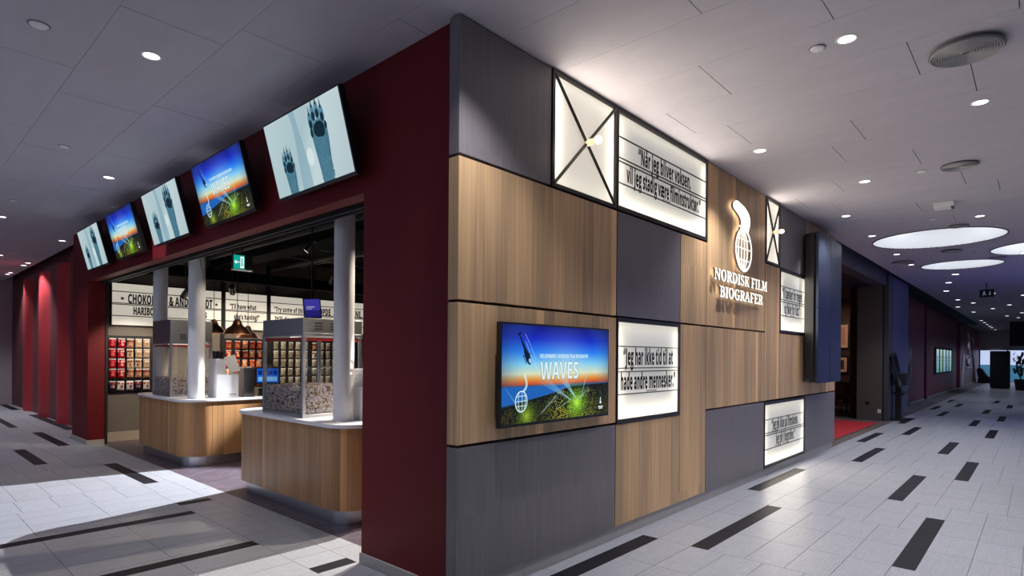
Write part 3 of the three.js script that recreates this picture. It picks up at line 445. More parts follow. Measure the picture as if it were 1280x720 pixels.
function shopSign(x0, x1, label, draw) {
  const y0 = 1.97, y1 = 2.70, t = thing('shop_light_box', label, 'sign', [(x0 + x1) / 2, y0, -9.03], 'light boxes on the shop end wall');
  const w = x1 - x0, h = y1 - y0, tex = canvasTex(1024, Math.round(1024 * h / w), (c, W, hh) => { c.fillStyle = '#efece4'; c.fillRect(0, 0, W, hh); c.fillStyle = '#100e0e'; draw(c, W, hh); });
  part(t, 'frame', frameXY(x0, x1, y0, y1, 0.012, -9.098, -9.022), FRAMEBLK);
  const g = new THREE.PlaneGeometry(w - 0.024, h - 0.024); g.translate((x0 + x1) / 2, (y0 + y1) / 2, -9.03); part(t, 'backlit_panel', g, std({ map: tex, emissiveMap: tex, emissive: lin(0.55, 0.525, 0.475), color: lin(0.6, 0.6, 0.6), roughness: 0.4 }));
  for (const q of [0.205, 0.475, 0.505, 0.77]) part(t, 'letter_rail', bx(x0 + 0.012, x1 - 0.012, y1 - q * h - 0.007, y1 - q * h + 0.007, -9.032, -9.022), FRAMEBLK);
  const a = new THREE.RectAreaLight(lin(1, 0.93, 0.82), 0.55, w, h); a.position.set((x0 + x1) / 2, (y0 + y1) / 2, -9.015); a.lookAt((x0 + x1) / 2, (y0 + y1) / 2, 0); scene.add(a);
}
shopSign(0.345, 2.138, 'long white light box reading chocolate in Danish behind the white columns', (c, W, h) => { signFont(c, 'CHOKOLADE & ANDET GODT', W * 0.13, h * 0.46, h * 0.30, W * 0.78); c.font = `${h * 0.14}px sans-serif`; const star = (x, y, r) => { c.beginPath(); for (let i = 0; i < 10; i++) { const a = -Math.PI / 2 + i * Math.PI / 5, q = i % 2 ? r * 0.45 : r; c.lineTo(x + q * Math.cos(a), y + q * Math.sin(a)); } c.fill(); }; star(W * 0.085, h * 0.36, h * 0.05); star(W * 0.95, h * 0.36, h * 0.05); signFont(c, 'HARIBO, T', W * 0.175, h * 0.735, h * 0.26, W * 0.235); signFont(c, 'F', W * 0.685, h * 0.735, h * 0.20, W * 0.024); signFont(c, 'S', W * 0.83, h * 0.735, h * 0.20, W * 0.026); });
shopSign(2.192, 3.022, 'white light box quoting what she is having, behind the copper pendants', (c, W, h) => { signFont(c, '“I’ll have what', W * 0.10, h * 0.44, h * 0.19, W * 0.64); signFont(c, 'she’s having!”', W * 0.20, h * 0.72, h * 0.19, W * 0.62); });
shopSign(3.078, 3.99, 'white light box reading try some of this, above the near glass cabinet', (c, W, h) => { signFont(c, '“Try some of this.', W * 0.08, h * 0.44, h * 0.19, W * 0.78); signFont(c, 'It’ll do', W * 0.1, h * 0.72, h * 0.19, W * 0.36); });
shopSign(4.05, 5.75, 'white light box partly hidden by the near white column', (c, W, h) => { signFont(c, 'OPDE', W * 0.06, h * 0.46, h * 0.27, W * 0.17); signFont(c, 'INE, S', W * 0.57, h * 0.46, h * 0.27, W * 0.19); });
// candy bags: pillow shaped, hung on pegs
const bagGeo = (() => { const g = new THREE.BoxGeometry(0.112, 0.158, 0.002, 8, 8, 1), p = g.attributes.position; for (let i = 0; i < p.count; i++) { const x = p.getX(i) / 0.056, y = p.getY(i) / 0.079, b = Math.max(0, (1 - x * x)) * Math.max(0, 1 - Math.pow(Math.abs(y), 4)); p.setZ(i, p.getZ(i) + Math.sign(p.getZ(i)) * 0.026 * Math.sqrt(b) * (1 + 0.15 * Math.sin(9 * x + 5 * y)));
  p.setX(i, p.getX(i) * (1 - 0.05 * (1 - Math.abs(y)))); } g.computeVertexNormals(); return g; })();
const bagTex = (a, b, d, k) => dataTex(64, 96, (u, v, x, y) => { const o = Math.hypot(u - 0.5, (v - 0.42) * 1.3), n = vn(u * 9 + k, v * 9), m = vn(u * 22 + k * 3, v * 22); const pick = v > 0.66 ? (v < 0.86 && n > 0.42 ? d : a) : o < 0.30 && n > 0.35 ? (m > 0.5 ? b : d) : a; return pick; });
const BAGS = { red: [bagTex([196, 20, 34], [230, 90, 90], [245, 205, 200], 1), bagTex([170, 14, 30], [240, 120, 110], [225, 60, 70], 2)], mix: [bagTex([214, 176, 140], [120, 40, 24], [245, 236, 220], 3), bagTex([226, 196, 160], [150, 30, 30], [90, 50, 30], 4), bagTex([190, 130, 96], [240, 220, 200], [110, 24, 28], 5)], dark: [bagTex([52, 40, 60], [220, 210, 200], [170, 40, 40], 6), bagTex([225, 215, 205], [60, 70, 150], [150, 60, 40], 7), bagTex([200, 120, 50], [245, 230, 200], [90, 30, 20], 8)],
  orange: [bagTex([204, 74, 28], [250, 210, 150], [120, 24, 16], 9), bagTex([186, 46, 24], [240, 170, 90], [250, 225, 190], 10), bagTex([220, 120, 60], [110, 30, 20], [250, 235, 205], 11)], pale: [bagTex([176, 166, 142], [110, 90, 60], [205, 200, 190], 12), bagTex([140, 130, 112], [90, 80, 60], [190, 180, 140], 13)] };
for (const k in BAGS) BAGS[k] = BAGS[k].map(t => std({ map: t, color: lin(0.8, 0.8, 0.8), roughness: 0.25 }));
const bag0 = new THREE.Group(); bag0.scale.set(0.92, 0.90, 1);
{ const b = new THREE.Mesh(bagGeo, BAGS.red[0]); b.name = 'wrapper'; bag0.add(b); const h = new THREE.Mesh(new THREE.BoxGeometry(0.104, 0.02, 0.005), WHITE); h.position.y = 0.083; h.name = 'header_strip'; bag0.add(h); }
const hookGeo = rod([0, 0, 0], [0, 0, 0.022], 0.004, 5);
function rack(x0, x1, label, rows, cols, kindOf, where) {
  const t = thing('candy_rack', label, 'rack', [(x0 + x1) / 2, 0.82, -9.09]);
  part(t, 'back_panel', bx(x0, x1, 0.82, 1.80, -9.098, -9.075), BLACK);
  rows.forEach((y, r) => { part(t, 'peg_rail', bx(x0, x1, y + 0.085, y + 0.10, -9.075, -9.062), BLACKSATIN); part(t, 'price_rail', bx(x0, x1, y - 0.098, y - 0.086, -9.075, -9.055), std({ color: lin(0.05, 0.03, 0.03), roughness: 0.5 }));
    cols.forEach((x, c) => { part(t, 'peg', hookGeo.clone().translate(x, y + 0.092, -9.07), STEELD);
      const b = bag0.clone(); b.name = numbered('candy_bag'); b.position.set(x + rr(-0.006, 0.006), y, -9.016); b.rotation.set(rr(-0.06, 0.06), rr(-0.10, 0.10), rr(-0.05, 0.05)); const k = kindOf(r, c); b.children[0].material = BAGS[k][Math.floor(rnd() * BAGS[k].length)];
      b.userData = { label: `${k === 'mix' ? 'mixed' : k} candy bag, ${ORD[c + 1]} from left in the ${ORD[r + 1]} row of ${where}`, category: 'candy bag', group: `candy bags on ${where}` }; scene.add(b); }); });
}
rack(0.30, 1.0, 'dark candy rack on the end wall beside the opening edge', [1.667, 1.494, 1.322, 1.153, 0.945], [0.37, 0.495, 0.625, 0.75, 0.875], (r, c) => r === 4 ? 'dark' : c < 2 ? 'red' : 'mix', 'the left rack');
rack(2.19, 3.0, 'candy rack of orange bags below the copper pendants', [1.675, 1.49, 1.31, 1.13, 0.95], [2.27, 2.43, 2.58, 2.72, 2.86], () => 'orange', 'the orange rack');
rack(3.09, 4.70, 'candy rack of pale bags seen through the near glass cabinet', [1.675, 1.49, 1.31, 1.13, 0.95], [3.2, 3.36, 3.52, 3.68, 3.84, 4.06, 4.22, 4.38, 4.54], (r, c) => c === 5 && r < 2 ? 'dark' : 'pale', 'the pale rack');
// ---------------------------------------------------------------- counters
function counter(label, x0, x1, z0, z1, r, seams) {
  const t = thing('service_counter', label, 'counter', [(x0 + x1) / 2, 0, (z0 + z1) / 2], 'wooden service counters in the shop');
  part(t, 'kick_plate', prism(roundRect(x0 + 0.055, x1 - 0.055, z0 + 0.055, z1 - 0.055, r - 0.05), 0, 0.14), STEEL);
  part(t, 'worktop', prism(roundRect(x0 - 0.022, x1 + 0.022, z0 - 0.022, z1 + 0.022, r + 0.02), 0.855, 0.89, true, 0.006), WHITETOP);
  const out = roundRect(x0, x1, z0, z1, r); part(t, 'core', prism(roundRect(x0 + 0.022, x1 - 0.022, z0 + 0.022, z1 - 0.022, r - 0.02), 0.13, 0.855), BLACK);
  // wooden cladding cut at the seams: arc length along the outline
  const pts = [...out, out[0]], cum = [0]; for (let i = 1; i < pts.length; i++) cum.push(cum[i - 1] + Math.hypot(pts[i][0] - pts[i - 1][0], pts[i][1] - pts[i - 1][1]));
  const L = cum[cum.length - 1], at = (s) => { s = ((s % L) + L) % L; let i = 1; while (cum[i] < s) i++; const f = (s - cum[i - 1]) / (cum[i] - cum[i - 1] || 1); return [pts[i - 1][0] + f * (pts[i][0] - pts[i - 1][0]), pts[i - 1][1] + f * (pts[i][1] - pts[i - 1][1])]; };
  const nearest = (x, z) => { let b = 0, d = 1e9; for (let s = 0; s < L; s += 0.005) { const q = at(s), e = (q[0] - x) ** 2 + (q[1] - z) ** 2; if (e < d) { d = e; b = s; } } return b; };
  const cuts = seams.map(q => nearest(...q)).sort((a, b) => a - b);
  cuts.forEach((a, i) => { const b = i + 1 < cuts.length ? cuts[i + 1] : cuts[0] + L, s0 = a + 0.0025, s1 = b - 0.0025, ss = [s0]; for (const c of [...cum, ...cum.map(c => c + L)]) if (c > s0 + 0.002 && c < s1 - 0.002) ss.push(c); ss.push(s1);
    const o = ss.map(at), cx = (x0 + x1) / 2, inn = ss.map(s => { const p = at(s), q = at(s + 0.004), w = at(s - 0.004), dx = q[0] - w[0], dz = q[1] - w[1], l = Math.hypot(dx, dz) || 1; let nx = dz / l, nz = -dx / l; if (nx * (cx - p[0]) + nz * ((z0 + z1) / 2 - p[1]) < 0) { nx = -nx; nz = -nz; } return [p[0] + nx * 0.02, p[1] + nz * 0.02]; });
    part(t, 'cladding_panel', prism([...o, ...inn.reverse()], 0.13, 0.854), WOODC); });
  return t;
}
counter('near wooden counter with rounded ends and white top, under the glass cabinet', 0.335, 1.75, -4.07, -1.85, 0.26, [[0.335, -2.5], [1.0, -4.07], [1.75, -3], [1.2, -1.85]]);
counter('far wooden counter with white top, behind the near counter', 0.38, 2.5, -7.85, -5.68, 0.30, [[0.38, -7.35], [0.38, -6.89], [0.38, -6.40], [0.72, -5.68], [1.4, -5.68], [2.5, -6.5], [1.2, -7.85]]);
// white columns
for (const [x, z, r, label] of [[0.575, -2.23, 0.094, 'white round column on the near counter in front of the glass cabinet'], [0.60, -5.93, 0.103, 'white round column at the rounded end of the far counter'], [0.66, -7.6, 0.10, 'white round column behind the steel warmer on the far counter']]) {
  const t = thing('column', label, 'column', [x, 0.89, z], 'white columns on the counters'); part(t, 'shaft', cyl(x, 0.895, z, r, 2.53, r, 40), COLWHITE); part(t, 'foot_ring', cyl(x, 0.889, z, r + 0.006, 0.012, r + 0.006, 40), WHITE);
}
// popcorn cabinets
const kernel = (() => { const g = new THREE.IcosahedronGeometry(0.0105, 1), p = g.attributes.position; for (let i = 0; i < p.count; i++) { const k = 0.7 + 0.6 * hash(Math.round(p.getX(i) * 9000), Math.round(p.getY(i) * 9000 + p.getZ(i) * 5000)); p.setXYZ(i, p.getX(i) * k, p.getY(i) * k, p.getZ(i) * k); } g.computeVertexNormals(); return g; })();
function popcornCabinet(label, x0, x1, z0, z1, yg, yt, fill, vents) {
  const y0 = 0.89, t = thing('popcorn_cabinet', label, 'popcorn cabinet', [(x0 + x1) / 2, y0, (z0 + z1) / 2]), p = 0.032;
  part(t, 'base', bx(x0, x1, y0, y0 + 0.035, z0, z1, 0.003), STEEL);
  for (const [x, z] of [[x0, z0], [x0, z1 - p], [x1 - p, z0], [x1 - p, z1 - p]]) part(t, 'corner_post', bx(x, x + p, y0 + 0.035, yg, z, z + p, 0.003), STEEL);
  part(t, 'rail', bx(x0 - 0.004, x1 + 0.004, yg, yg + 0.03, z0 - 0.004, z1 + 0.004, 0.003), STEEL);
  const hood = part(t, 'hood', bx(x0, x1, yg + 0.03, yt, z0, z1, 0.004), STEEL);
  const n = vents; for (let c = 0; c < n; c++) for (let k = 0; k < 3; k++) { const xx = x0 + 0.12 + c * 0.17, yy = yg + 0.065 + k * 0.028; part(hood, 'vent_slot', bx(xx, xx + 0.085, yy, yy + 0.012, z1 - 0.002, z1 + 0.0015), BLACK); }
  part(t, 'red_band', bx(x0 + p, x1 - p, yg - 0.045, yg - 0.012, z1 - 0.020, z1 - 0.012), std({ color: lin(0.35, 0.02, 0.02), roughness: 0.4 })); part(t, 'red_band', bx(x0 + 0.012, x0 + 0.020, yg - 0.045, yg - 0.012, z0 + p, z1 - p), std({ color: lin(0.35, 0.02, 0.02), roughness: 0.4 }));
  part(t, 'glass_pane', bx(x0 + 0.006, x0 + 0.010, y0 + 0.035, yg, z0 + p, z1 - p), PANE); part(t, 'glass_pane', bx(x0 + p, x1 - p, y0 + 0.035, yg, z1 - 0.010, z1 - 0.006), PANE); part(t, 'glass_pane', bx(x1 - 0.010, x1 - 0.006, y0 + 0.035, yg, z0 + p, z1 - p), PANE); part(t, 'glass_pane', bx(x0 + p, x1 - p, y0 + 0.035, yg, z0 + 0.006, z0 + 0.010), PANE);
  part(t, 'light_strip', bx(x0 + 0.1, x1 - 0.1, yg - 0.014, yg - 0.002, (z0 + z1) / 2 - 0.03, (z0 + z1) / 2 + 0.03), glow(1.6, 1.45, 1.2));
  const a = new THREE.RectAreaLight(lin(1, 0.9, 0.76), 1.8, x1 - x0 - 0.2, 0.06); a.position.set((x0 + x1) / 2, yg - 0.016, (z0 + z1) / 2); a.lookAt((x0 + x1) / 2, 0, (z0 + z1) / 2); scene.add(a);
  const list = [], m4 = new THREE.Matrix4(), q = new THREE.Quaternion(), e = new THREE.Euler(); const yb = y0 + 0.045;
  part(t, 'popcorn_bed', bx(x0 + 0.05, x1 - 0.05, y0 + 0.035, yb + fill - 0.03, z0 + 0.05, z1 - 0.05), std({ color: lin(0.45, 0.36, 0.26), roughness: 0.9 }));
  const N = 8500, im = new THREE.InstancedMesh(kernel, std({ color: 0xffffff, roughness: 0.85 }), N); im.name = 'popcorn'; im.userData.kind = 'stuff';
  for (let i = 0; i < N; i++) { let x = rr(x0 + 0.024, x1 - 0.024), z = rr(z0 + 0.024, z1 - 0.024), y = yb + rr(0, fill) + 0.012 * Math.sin(x * 21) * Math.cos(z * 17); const s = rnd(); if (s < 0.38) x = x0 + rr(0.022, 0.05); else if (s < 0.70) z = z1 - rr(0.022, 0.05); else y = yb + fill + rr(-0.03, 0.012);
    const k = rr(0.75, 1.25); q.setFromEuler(e.set(rr(0, 6.3), rr(0, 6.3), rr(0, 6.3))); m4.compose(new THREE.Vector3(x - (x0 + x1) / 2, y - y0, z - (z0 + z1) / 2), q, new THREE.Vector3(k, k, k)); im.setMatrixAt(i, m4); const c = rnd(); im.setColorAt(i, c < 0.55 ? lin(0.58 * rr(0.7, 1), 0.54 * rr(0.7, 1), 0.48) : c < 0.82 ? lin(0.36, 0.25, 0.15) : lin(0.12, 0.07, 0.05)); }
  t.add(im); return t;
}
popcornCabinet('tall glass popcorn cabinet on the near counter, half full of popcorn', 0.395, 1.05, -3.50, -2.655, 1.68, 1.855, 0.235, 2);
popcornCabinet('steel and glass popcorn cabinet on the far counter between white columns', 0.44, 1.0, -7.2, -6.45, 1.64, 1.98, 0.21, 1);
// things standing on the far counter
{ const t = thing('napkin_dispenser', 'wide white dispenser box on the far counter beside the middle column', 'dispenser', [0.99, 0.89, -5.98]); part(t, 'cabinet', bx(0.83, 1.13, 0.89, 1.21, -6.15, -5.84, 0.008), WHITE); part(t, 'slot', bx(1.0, 1.1, 0.93, 0.94, -5.841, -5.838), DARKGREY); }
{ const t = thing('paper_carton', 'small white carton standing on the wide white dispenser, under black cups', 'carton', [0.9, 1.21, -6.0]); part(t, 'box', bx(0.83, 0.97, 1.211, 1.42, -6.13, -5.88, 0.006), WHITE); part(t, 'lid', bx(0.828, 0.972, 1.42, 1.43, -6.132, -5.878, 0.003), WHITE); }
{ const t = thing('cup_stack', 'black cups standing on the small white carton', 'cups', [0.905, 1.43, -6.0]); part(t, 'cup', lathe([[0.028, 0], [0.042, 0.10], [0.045, 0.10], [0.045, 0.106], [0.038, 0.106], [0.026, 0.006]], 0.87, 1.431, -6.0, 20), BLACKSATIN); part(t, 'cup', lathe([[0.028, 0], [0.042, 0.10], [0.045, 0.10], [0.045, 0.106], [0.038, 0.106], [0.026, 0.006]], 0.925, 1.431, -5.97, 20), BLACKSATIN); }
{ const t = thing('leaflet_holder', 'white tilted leaflet holder on the far counter dispenser', 'leaflet holder', [1.07, 1.212, -5.95]); const g = new RoundedBoxGeometry(0.15, 0.24, 0.02, 1, 0.003); g.rotateX(-0.3); g.rotateZ(0.25); g.translate(1.075, 1.36, -5.93); part(t, 'leaflet', g, WHITE); part(t, 'stand', bx(1.0, 1.12, 1.211, 1.225, -6.02, -5.88, 0.003), WHITE); }
{ const t = thing('steel_bin', 'plain grey steel box on the far counter next to the white dispenser', 'box', [1.24, 0.89, -5.9]); part(t, 'body', bx(1.18, 1.34, 0.89, 1.30, -6.02, -5.80, 0.006), STEELD); part(t, 'lid', bx(1.176, 1.344, 1.30, 1.315, -6.025, -5.795, 0.004), STEEL); }
{ const t = thing('cash_register', 'black cash register with small blue screen on the far counter', 'cash register', [1.62, 0.89, -6.1]); part(t, 'drawer', bx(1.44, 1.84, 0.89, 1.0, -6.3, -5.9, 0.006), BLACKSATIN); part(t, 'stand', bx(1.6, 1.66, 1.0, 1.08, -6.14, -6.08), BLACK); const g = new RoundedBoxGeometry(0.34, 0.26, 0.03, 1, 0.004); g.rotateY(-0.5); g.translate(1.66, 1.18, -6.08); part(t, 'monitor', g, BLACKSATIN);
  const s = new THREE.PlaneGeometry(0.30, 0.21); s.translate(0, 0, 0.017); s.rotateY(-0.5); s.translate(1.66, 1.18, -6.08); part(t, 'screen', s, screenMat(canvasTex(128, 96, (c, W, h) => { c.fillStyle = '#1c66e0'; c.fillRect(0, 0, W, h); c.fillStyle = '#0a2a7a'; for (let i = 0; i < 4; i++) c.fillRect(8 + i * 30, 12, 22, 30); c.fillStyle = '#7fc4ff'; c.fillRect(8, 56, 112, 30); }), 0.7)); }
// near counter right side
{ const t = thing('white_dispenser', 'white box beside the near column, cut off by the red pillar', 'dispenser', [0.86, 0.89, -2.2]); part(t, 'cabinet', bx(0.70, 1.05, 0.89, 1.20, -2.33, -2.05, 0.006), WHITE); part(t, 'top_box', bx(0.74, 1.05, 1.20, 1.37, -2.32, -2.08, 0.006), WHITE); }
{ const t = thing('straw_holder', 'black straw holder on the white box beside the near column', 'straw holder', [0.84, 1.37, -2.2]); part(t, 'cup', lathe([[0, 0], [0.05, 0], [0.062, 0.07], [0.056, 0.07], [0.046, 0.006]], 0.82, 1.371, -2.2, 20), BLACKSATIN); for (let i = 0; i < 8; i++) { const a = i * 0.785; part(t, 'straw', rod([0.82 + 0.03 * Math.cos(a), 1.38, -2.2 + 0.03 * Math.sin(a)], [0.82 + 0.055 * Math.cos(a), 1.52, -2.2 + 0.055 * Math.sin(a)], 0.006, 6), BLACK); } }
{ const t = thing('hanging_display', 'small purple-blue screen hanging behind the near glass cabinet', 'screen', [1.47, 1.9, -4.4]); const w = 0.22, h = 0.27; const g = new RoundedBoxGeometry(w, h, 0.03, 1, 0.005); g.rotateZ(0.09); g.rotateY(-0.35); g.translate(1.45, 2.1, -4.4); part(t, 'housing', g, BLACKSATIN);
  const s = new THREE.PlaneGeometry(w - 0.03, h - 0.04); s.translate(0, 0, 0.017); s.rotateZ(0.09); s.rotateY(-0.35); s.translate(1.45, 2.1, -4.4); part(t, 'screen', s, screenMat(canvasTex(96, 128, (c, W, hh) => { c.fillStyle = '#4a44b8'; c.fillRect(0, 0, W, hh); c.fillStyle = '#2a2680'; c.fillRect(0, 80, W, 48); c.fillStyle = '#c9c8f2'; c.fillRect(12, 52, 50, 7); c.fillRect(12, 66, 34, 5); }), 0.6)); part(t, 'hanger', rod([1.45, 2.23, -4.41], [1.45, 3.42, -4.41], 0.012), BLACK); }
// copper pendants
for (const [x, y, z, r, label, m] of [[1.34, 1.80, -6.41, 0.20, 'copper pendant lamp in front, over the far counter', COPPER], [2.32, 1.80, -8.3, 0.20, 'copper pendant lamp partly hidden behind the front pendant', COPPER], [1.38, 1.84, -7.40, 0.18, 'dull copper pendant lamp beside the middle column', COPPER]]) {
  const t = thing('pendant_lamp', label, 'pendant lamp', [x, y, z], 'copper pendant lamps over the far counter');
  part(t, 'lamp_shade', lathe([[r, 0], [r * 0.97, 0.012], [r * 0.72, 0.085], [r * 0.42, 0.125], [r * 0.34, 0.15], [r * 0.26, 0.20], [r * 0.15, 0.225], [0.0, 0.226]], x, y, z, 36), (() => { const k = COPPER.clone(); k.side = THREE.DoubleSide; return k; })());
  part(t, 'cord', rod([x, y + 0.22, z], [x, 3.42, z], 0.005), BLACK); part(t, 'light_bulb', new THREE.SphereGeometry(0.035, 16, 12).translate(x, y + 0.06, z), glow(4, 3, 2));
  const s = new THREE.SpotLight(lin(1, 0.80, 0.58), 5, 0, 1.0, 0.5); s.position.set(x, y + 0.06, z); s.target.position.set(x, 0, z); s.shadow.radius = 1.5; scene.add(s, s.target);
}
// track spotlights in the shop
function trackSpot(x, y, z, tx, ty, tz, I, ang, col, label, pen = 0.35, rad = 0.8) {
  const t = thing('track_spotlight', label, 'spotlight', [x, y, z], 'track spotlights in the shop'); const d = new THREE.Vector3(tx - x, ty - y, tz - z).normalize(), L = 0.19;
  const a = [x - d.x * L / 2, y - d.y * L / 2, z - d.z * L / 2], b = [x + d.x * L / 2, y + d.y * L / 2, z + d.z * L / 2];
  part(t, 'housing', rod(a, b, 0.045, 20), BLACKSATIN); part(t, 'stem', rod([x, y, z], [x, 3.38, z], 0.008), BLACK); part(t, 'adapter', bx(x - 0.05, x + 0.05, 3.36, 3.42, z - 0.02, z + 0.02), BLACK);
  part(t, 'lens', rod(b, [b[0] + d.x * 0.003, b[1] + d.y * 0.003, b[2] + d.z * 0.003], 0.036, 20), glow(3, 2.8, 2.4));
  const s = new THREE.SpotLight(col, I, 0, ang, pen); s.position.set(b[0] + d.x * 0.012, b[1] + d.y * 0.012, b[2] + d.z * 0.012); s.target.position.set(tx, ty, tz); s.shadow.radius = rad; scene.add(s, s.target);
}
const WSPOT = lin(1, 0.86, 0.68);
trackSpot(4.55, 2.75, -4.98, -1.6, 0, -4.82, 480, 0.262, lin(0.90, 0.93, 1.0), 'track spotlight deep in the shop shining out to the hall', 0.2, 0.5);
trackSpot(4.6, 2.75, -2.2, -0.4, 0, -1.5, 260, 0.28, lin(1, 0.95, 0.88), 'track spotlight behind the red pillar shining out to the hall', 0.25, 0.5);
trackSpot(0.95, 2.45, -7.4, 0.6, 1.15, -9.05, 12, 0.5, WSPOT, 'black track spotlight in front of the chocolate sign');
trackSpot(1.40, 2.50, -6.75, 2.5, 1.3, -9.0, 22, 0.55, WSPOT, 'black track spotlight above the copper pendants');
trackSpot(3.4, 2.9, -7.2, 3.6, 1.3, -9.0, 8, 0.6, WSPOT, 'black track spotlight above the pale candy rack');
trackSpot(1.7, 3.0, -4.9, 0.75, 1.3, -5.95, 6, 0.6, WSPOT, 'black track spotlight over the gap between the counters');
trackSpot(2.0, 3.0, -1.9, 0.7, 1.3, -2.25, 18, 0.6, WSPOT, 'black track spotlight over the near counter');
// pipes and rails under the black shop ceiling
{ const s = structure('trim_shop_ceiling'); const PIPE = std({ color: lin(0.02, 0.02, 0.021), roughness: 0.8 }), RAIL = std({ color: lin(0.30, 0.30, 0.31), roughness: 0.5 });
  const p = (n, g, m) => { const o = new THREE.Mesh(g, m); o.name = n; s.add(o); };
  for (const x of [1.0, 2.4, 3.7]) p('rail', rod([x, 3.33, -9.0], [x, 3.33, -0.3], 0.009), RAIL);
  for (const x of [1.7, 3.1]) p('pipe', rod([x, 3.22, -9.0], [x, 3.22, -0.3], 0.045, 14), PIPE);
  for (const z of [-8.2, -7.0, -5.4, -4.2, -2.8]) p('conduit', rod([0.35, 3.38, z], [6.5, 3.38, z], 0.012), RAIL);
  p('duct', bx(1.9, 2.3, 3.12, 3.40, -9.0, -0.3, 0.01), SOOT); p('beam', bx(0.35, 6.5, 2.85, 3.05, -8.75, -8.6), SOOT); }
{ const t = thing('exit_sign', 'green lit exit sign with white arrow hanging in the shop', 'sign', [1.0, 2.66, -5.6]); part(t, 'housing', bx(0.93, 1.19, 2.66, 2.86, -5.63, -5.57, 0.004), BLACKSATIN); const g = new THREE.PlaneGeometry(0.15, 0.19); g.translate(1.008, 2.76, -5.568);
  part(t, 'sign_face', g, screenMat(canvasTex(128, 160, (c, W, h) => { c.fillStyle = '#0f9a88'; c.fillRect(0, 0, W, h); c.fillStyle = '#e8fbf8'; c.fillRect(78, 14, 42, 132); c.fillStyle = '#0f9a88'; c.beginPath(); c.arc(98, 40, 10, 0, 7); c.fill(); c.fillRect(90, 52, 14, 40); c.fillRect(86, 92, 10, 34); c.fillRect(102, 92, 10, 30); c.fillStyle = '#e8fbf8'; c.fillRect(24, 74, 44, 12); c.beginPath(); c.moveTo(6, 80); c.lineTo(34, 54); c.lineTo(34, 106); c.fill(); }), 1.1)); part(t, 'bottom_light', bx(0.93, 1.19, 2.652, 2.66, -5.63, -5.57), glow(0.15, 0.15, 0.15)); part(t, 'hanger', rod([1.06, 2.86, -5.6], [1.06, 3.42, -5.6], 0.01), BLACK); }
// ---------------------------------------------------------------- tall dark video wall in front of the panels
{
  const t = thing('video_wall', 'tall dark blue wall of four switched-off display panels in front of the wood', 'screen', [7.42, 1.13, 0.15]);
  const DISP = new THREE.MeshPhysicalMaterial({ color: lin(0.045, 0.056, 0.105), roughness: 0.38, metalness: 0.75 });
  const x = [6.775, 7.43, 8.085], y = [1.14, 2.235, 3.335];
  for (let i = 0; i < 2; i++) for (let j = 0; j < 2; j++) part(t, 'display_panel', bx(x[i] + 0.006, x[i + 1] - 0.006, y[j] + 0.003, y[j + 1] - 0.003, 0.165, 0.20, 0.002), DISP);
  part(t, 'casing', bx(6.78, 8.08, 1.15, 3.325, 0.05, 0.165, 0.004), BLACK); part(t, 'wall_mount', bx(6.98, 7.9, 1.5, 3.0, 0.001, 0.05), BLACK);
  for (const yy of [1.19, 3.27]) part(t, 'bracket', rod([6.74, yy, 0.02], [6.74, yy, 0.10], 0.03, 14), BLACKSATIN); part(t, 'side_rail', bx(6.735, 6.775, 1.16, 3.31, 0.03, 0.15, 0.004), BLACKSATIN);
}
// ---------------------------------------------------------------- carpeted entrance and dim lounge behind it
{
  const p = (n, g, m) => wallMesh('wall_lounge_' + n, uvw(g), m);
  const LB = std({ color: lin(0.055, 0.034, 0.028), roughness: 0.7 });
  p('header', bx(8.58, 14.75, 3.28, H + 0.4, -0.45, -0.20), DARKGREY);
  p('room_ceiling', bx(8.2, 19, 3.29, 3.4, -6.2, -0.45), BLACK);
  p('partition', bx(8.2, 8.56, 0, H + 0.4, -6.2, -0.16), LB);
  p('rear_wall', bx(8.2, 19, 0, H, -6.4, -6.2), LB);
  p('side_wall', bx(18.0, 18.3, 0, H, -6.2, -1.0), LB);
  p('jamb', bx(14.16, 14.75, 0, H, -0.81, -0.15), DARKGREY);
  p('jamb_lining', bx(14.125, 14.16, 0.0, 3.28, -0.81, -0.27), BROWN);
  p('jamb_gap', bx(14.13, 14.16, 0, 3.28, -0.27, -0.235), BLACK);
  p('lounge_floor', bx(8.56, 18, -0.006, 0.0, -6.2, -0.05), std({ color: lin(0.12, 0.09, 0.08), roughness: 0.5 }));
  p('lounge_return', bx(14.75, 18, 0, H, -1.1, -0.9), LB);
}
{ const t = thing('red_carpet', 'bright red carpet in the entrance beside the panelled wall', 'carpet', [11, 0, -1.2]); const g = new THREE.Mesh(uvw(new RoundedBoxGeometry(4.9, 0.010, 3.9, 1, 0.004).translate(0, 0.005, -1.0)), std({ map: dataTex(256, 256, (u, v) => { const L = 205 + 60 * (vn(u * 120, v * 120) - 0.5) + 24 * (vn(u * 10, v * 10) - 0.5); return [L, L, L]; }, true, 2, 2), color: lin(0.62, 0.012, 0.022), roughness: 0.95 })); g.name = 'pile'; t.add(g);
  const e = new THREE.Mesh(new THREE.BoxGeometry(4.92, 0.006, 0.025).translate(0, 0.003, 0.962), STEELD); e.name = 'edge_strip'; t.add(e); t.position.set(11.05, 0.001, -1.2); }
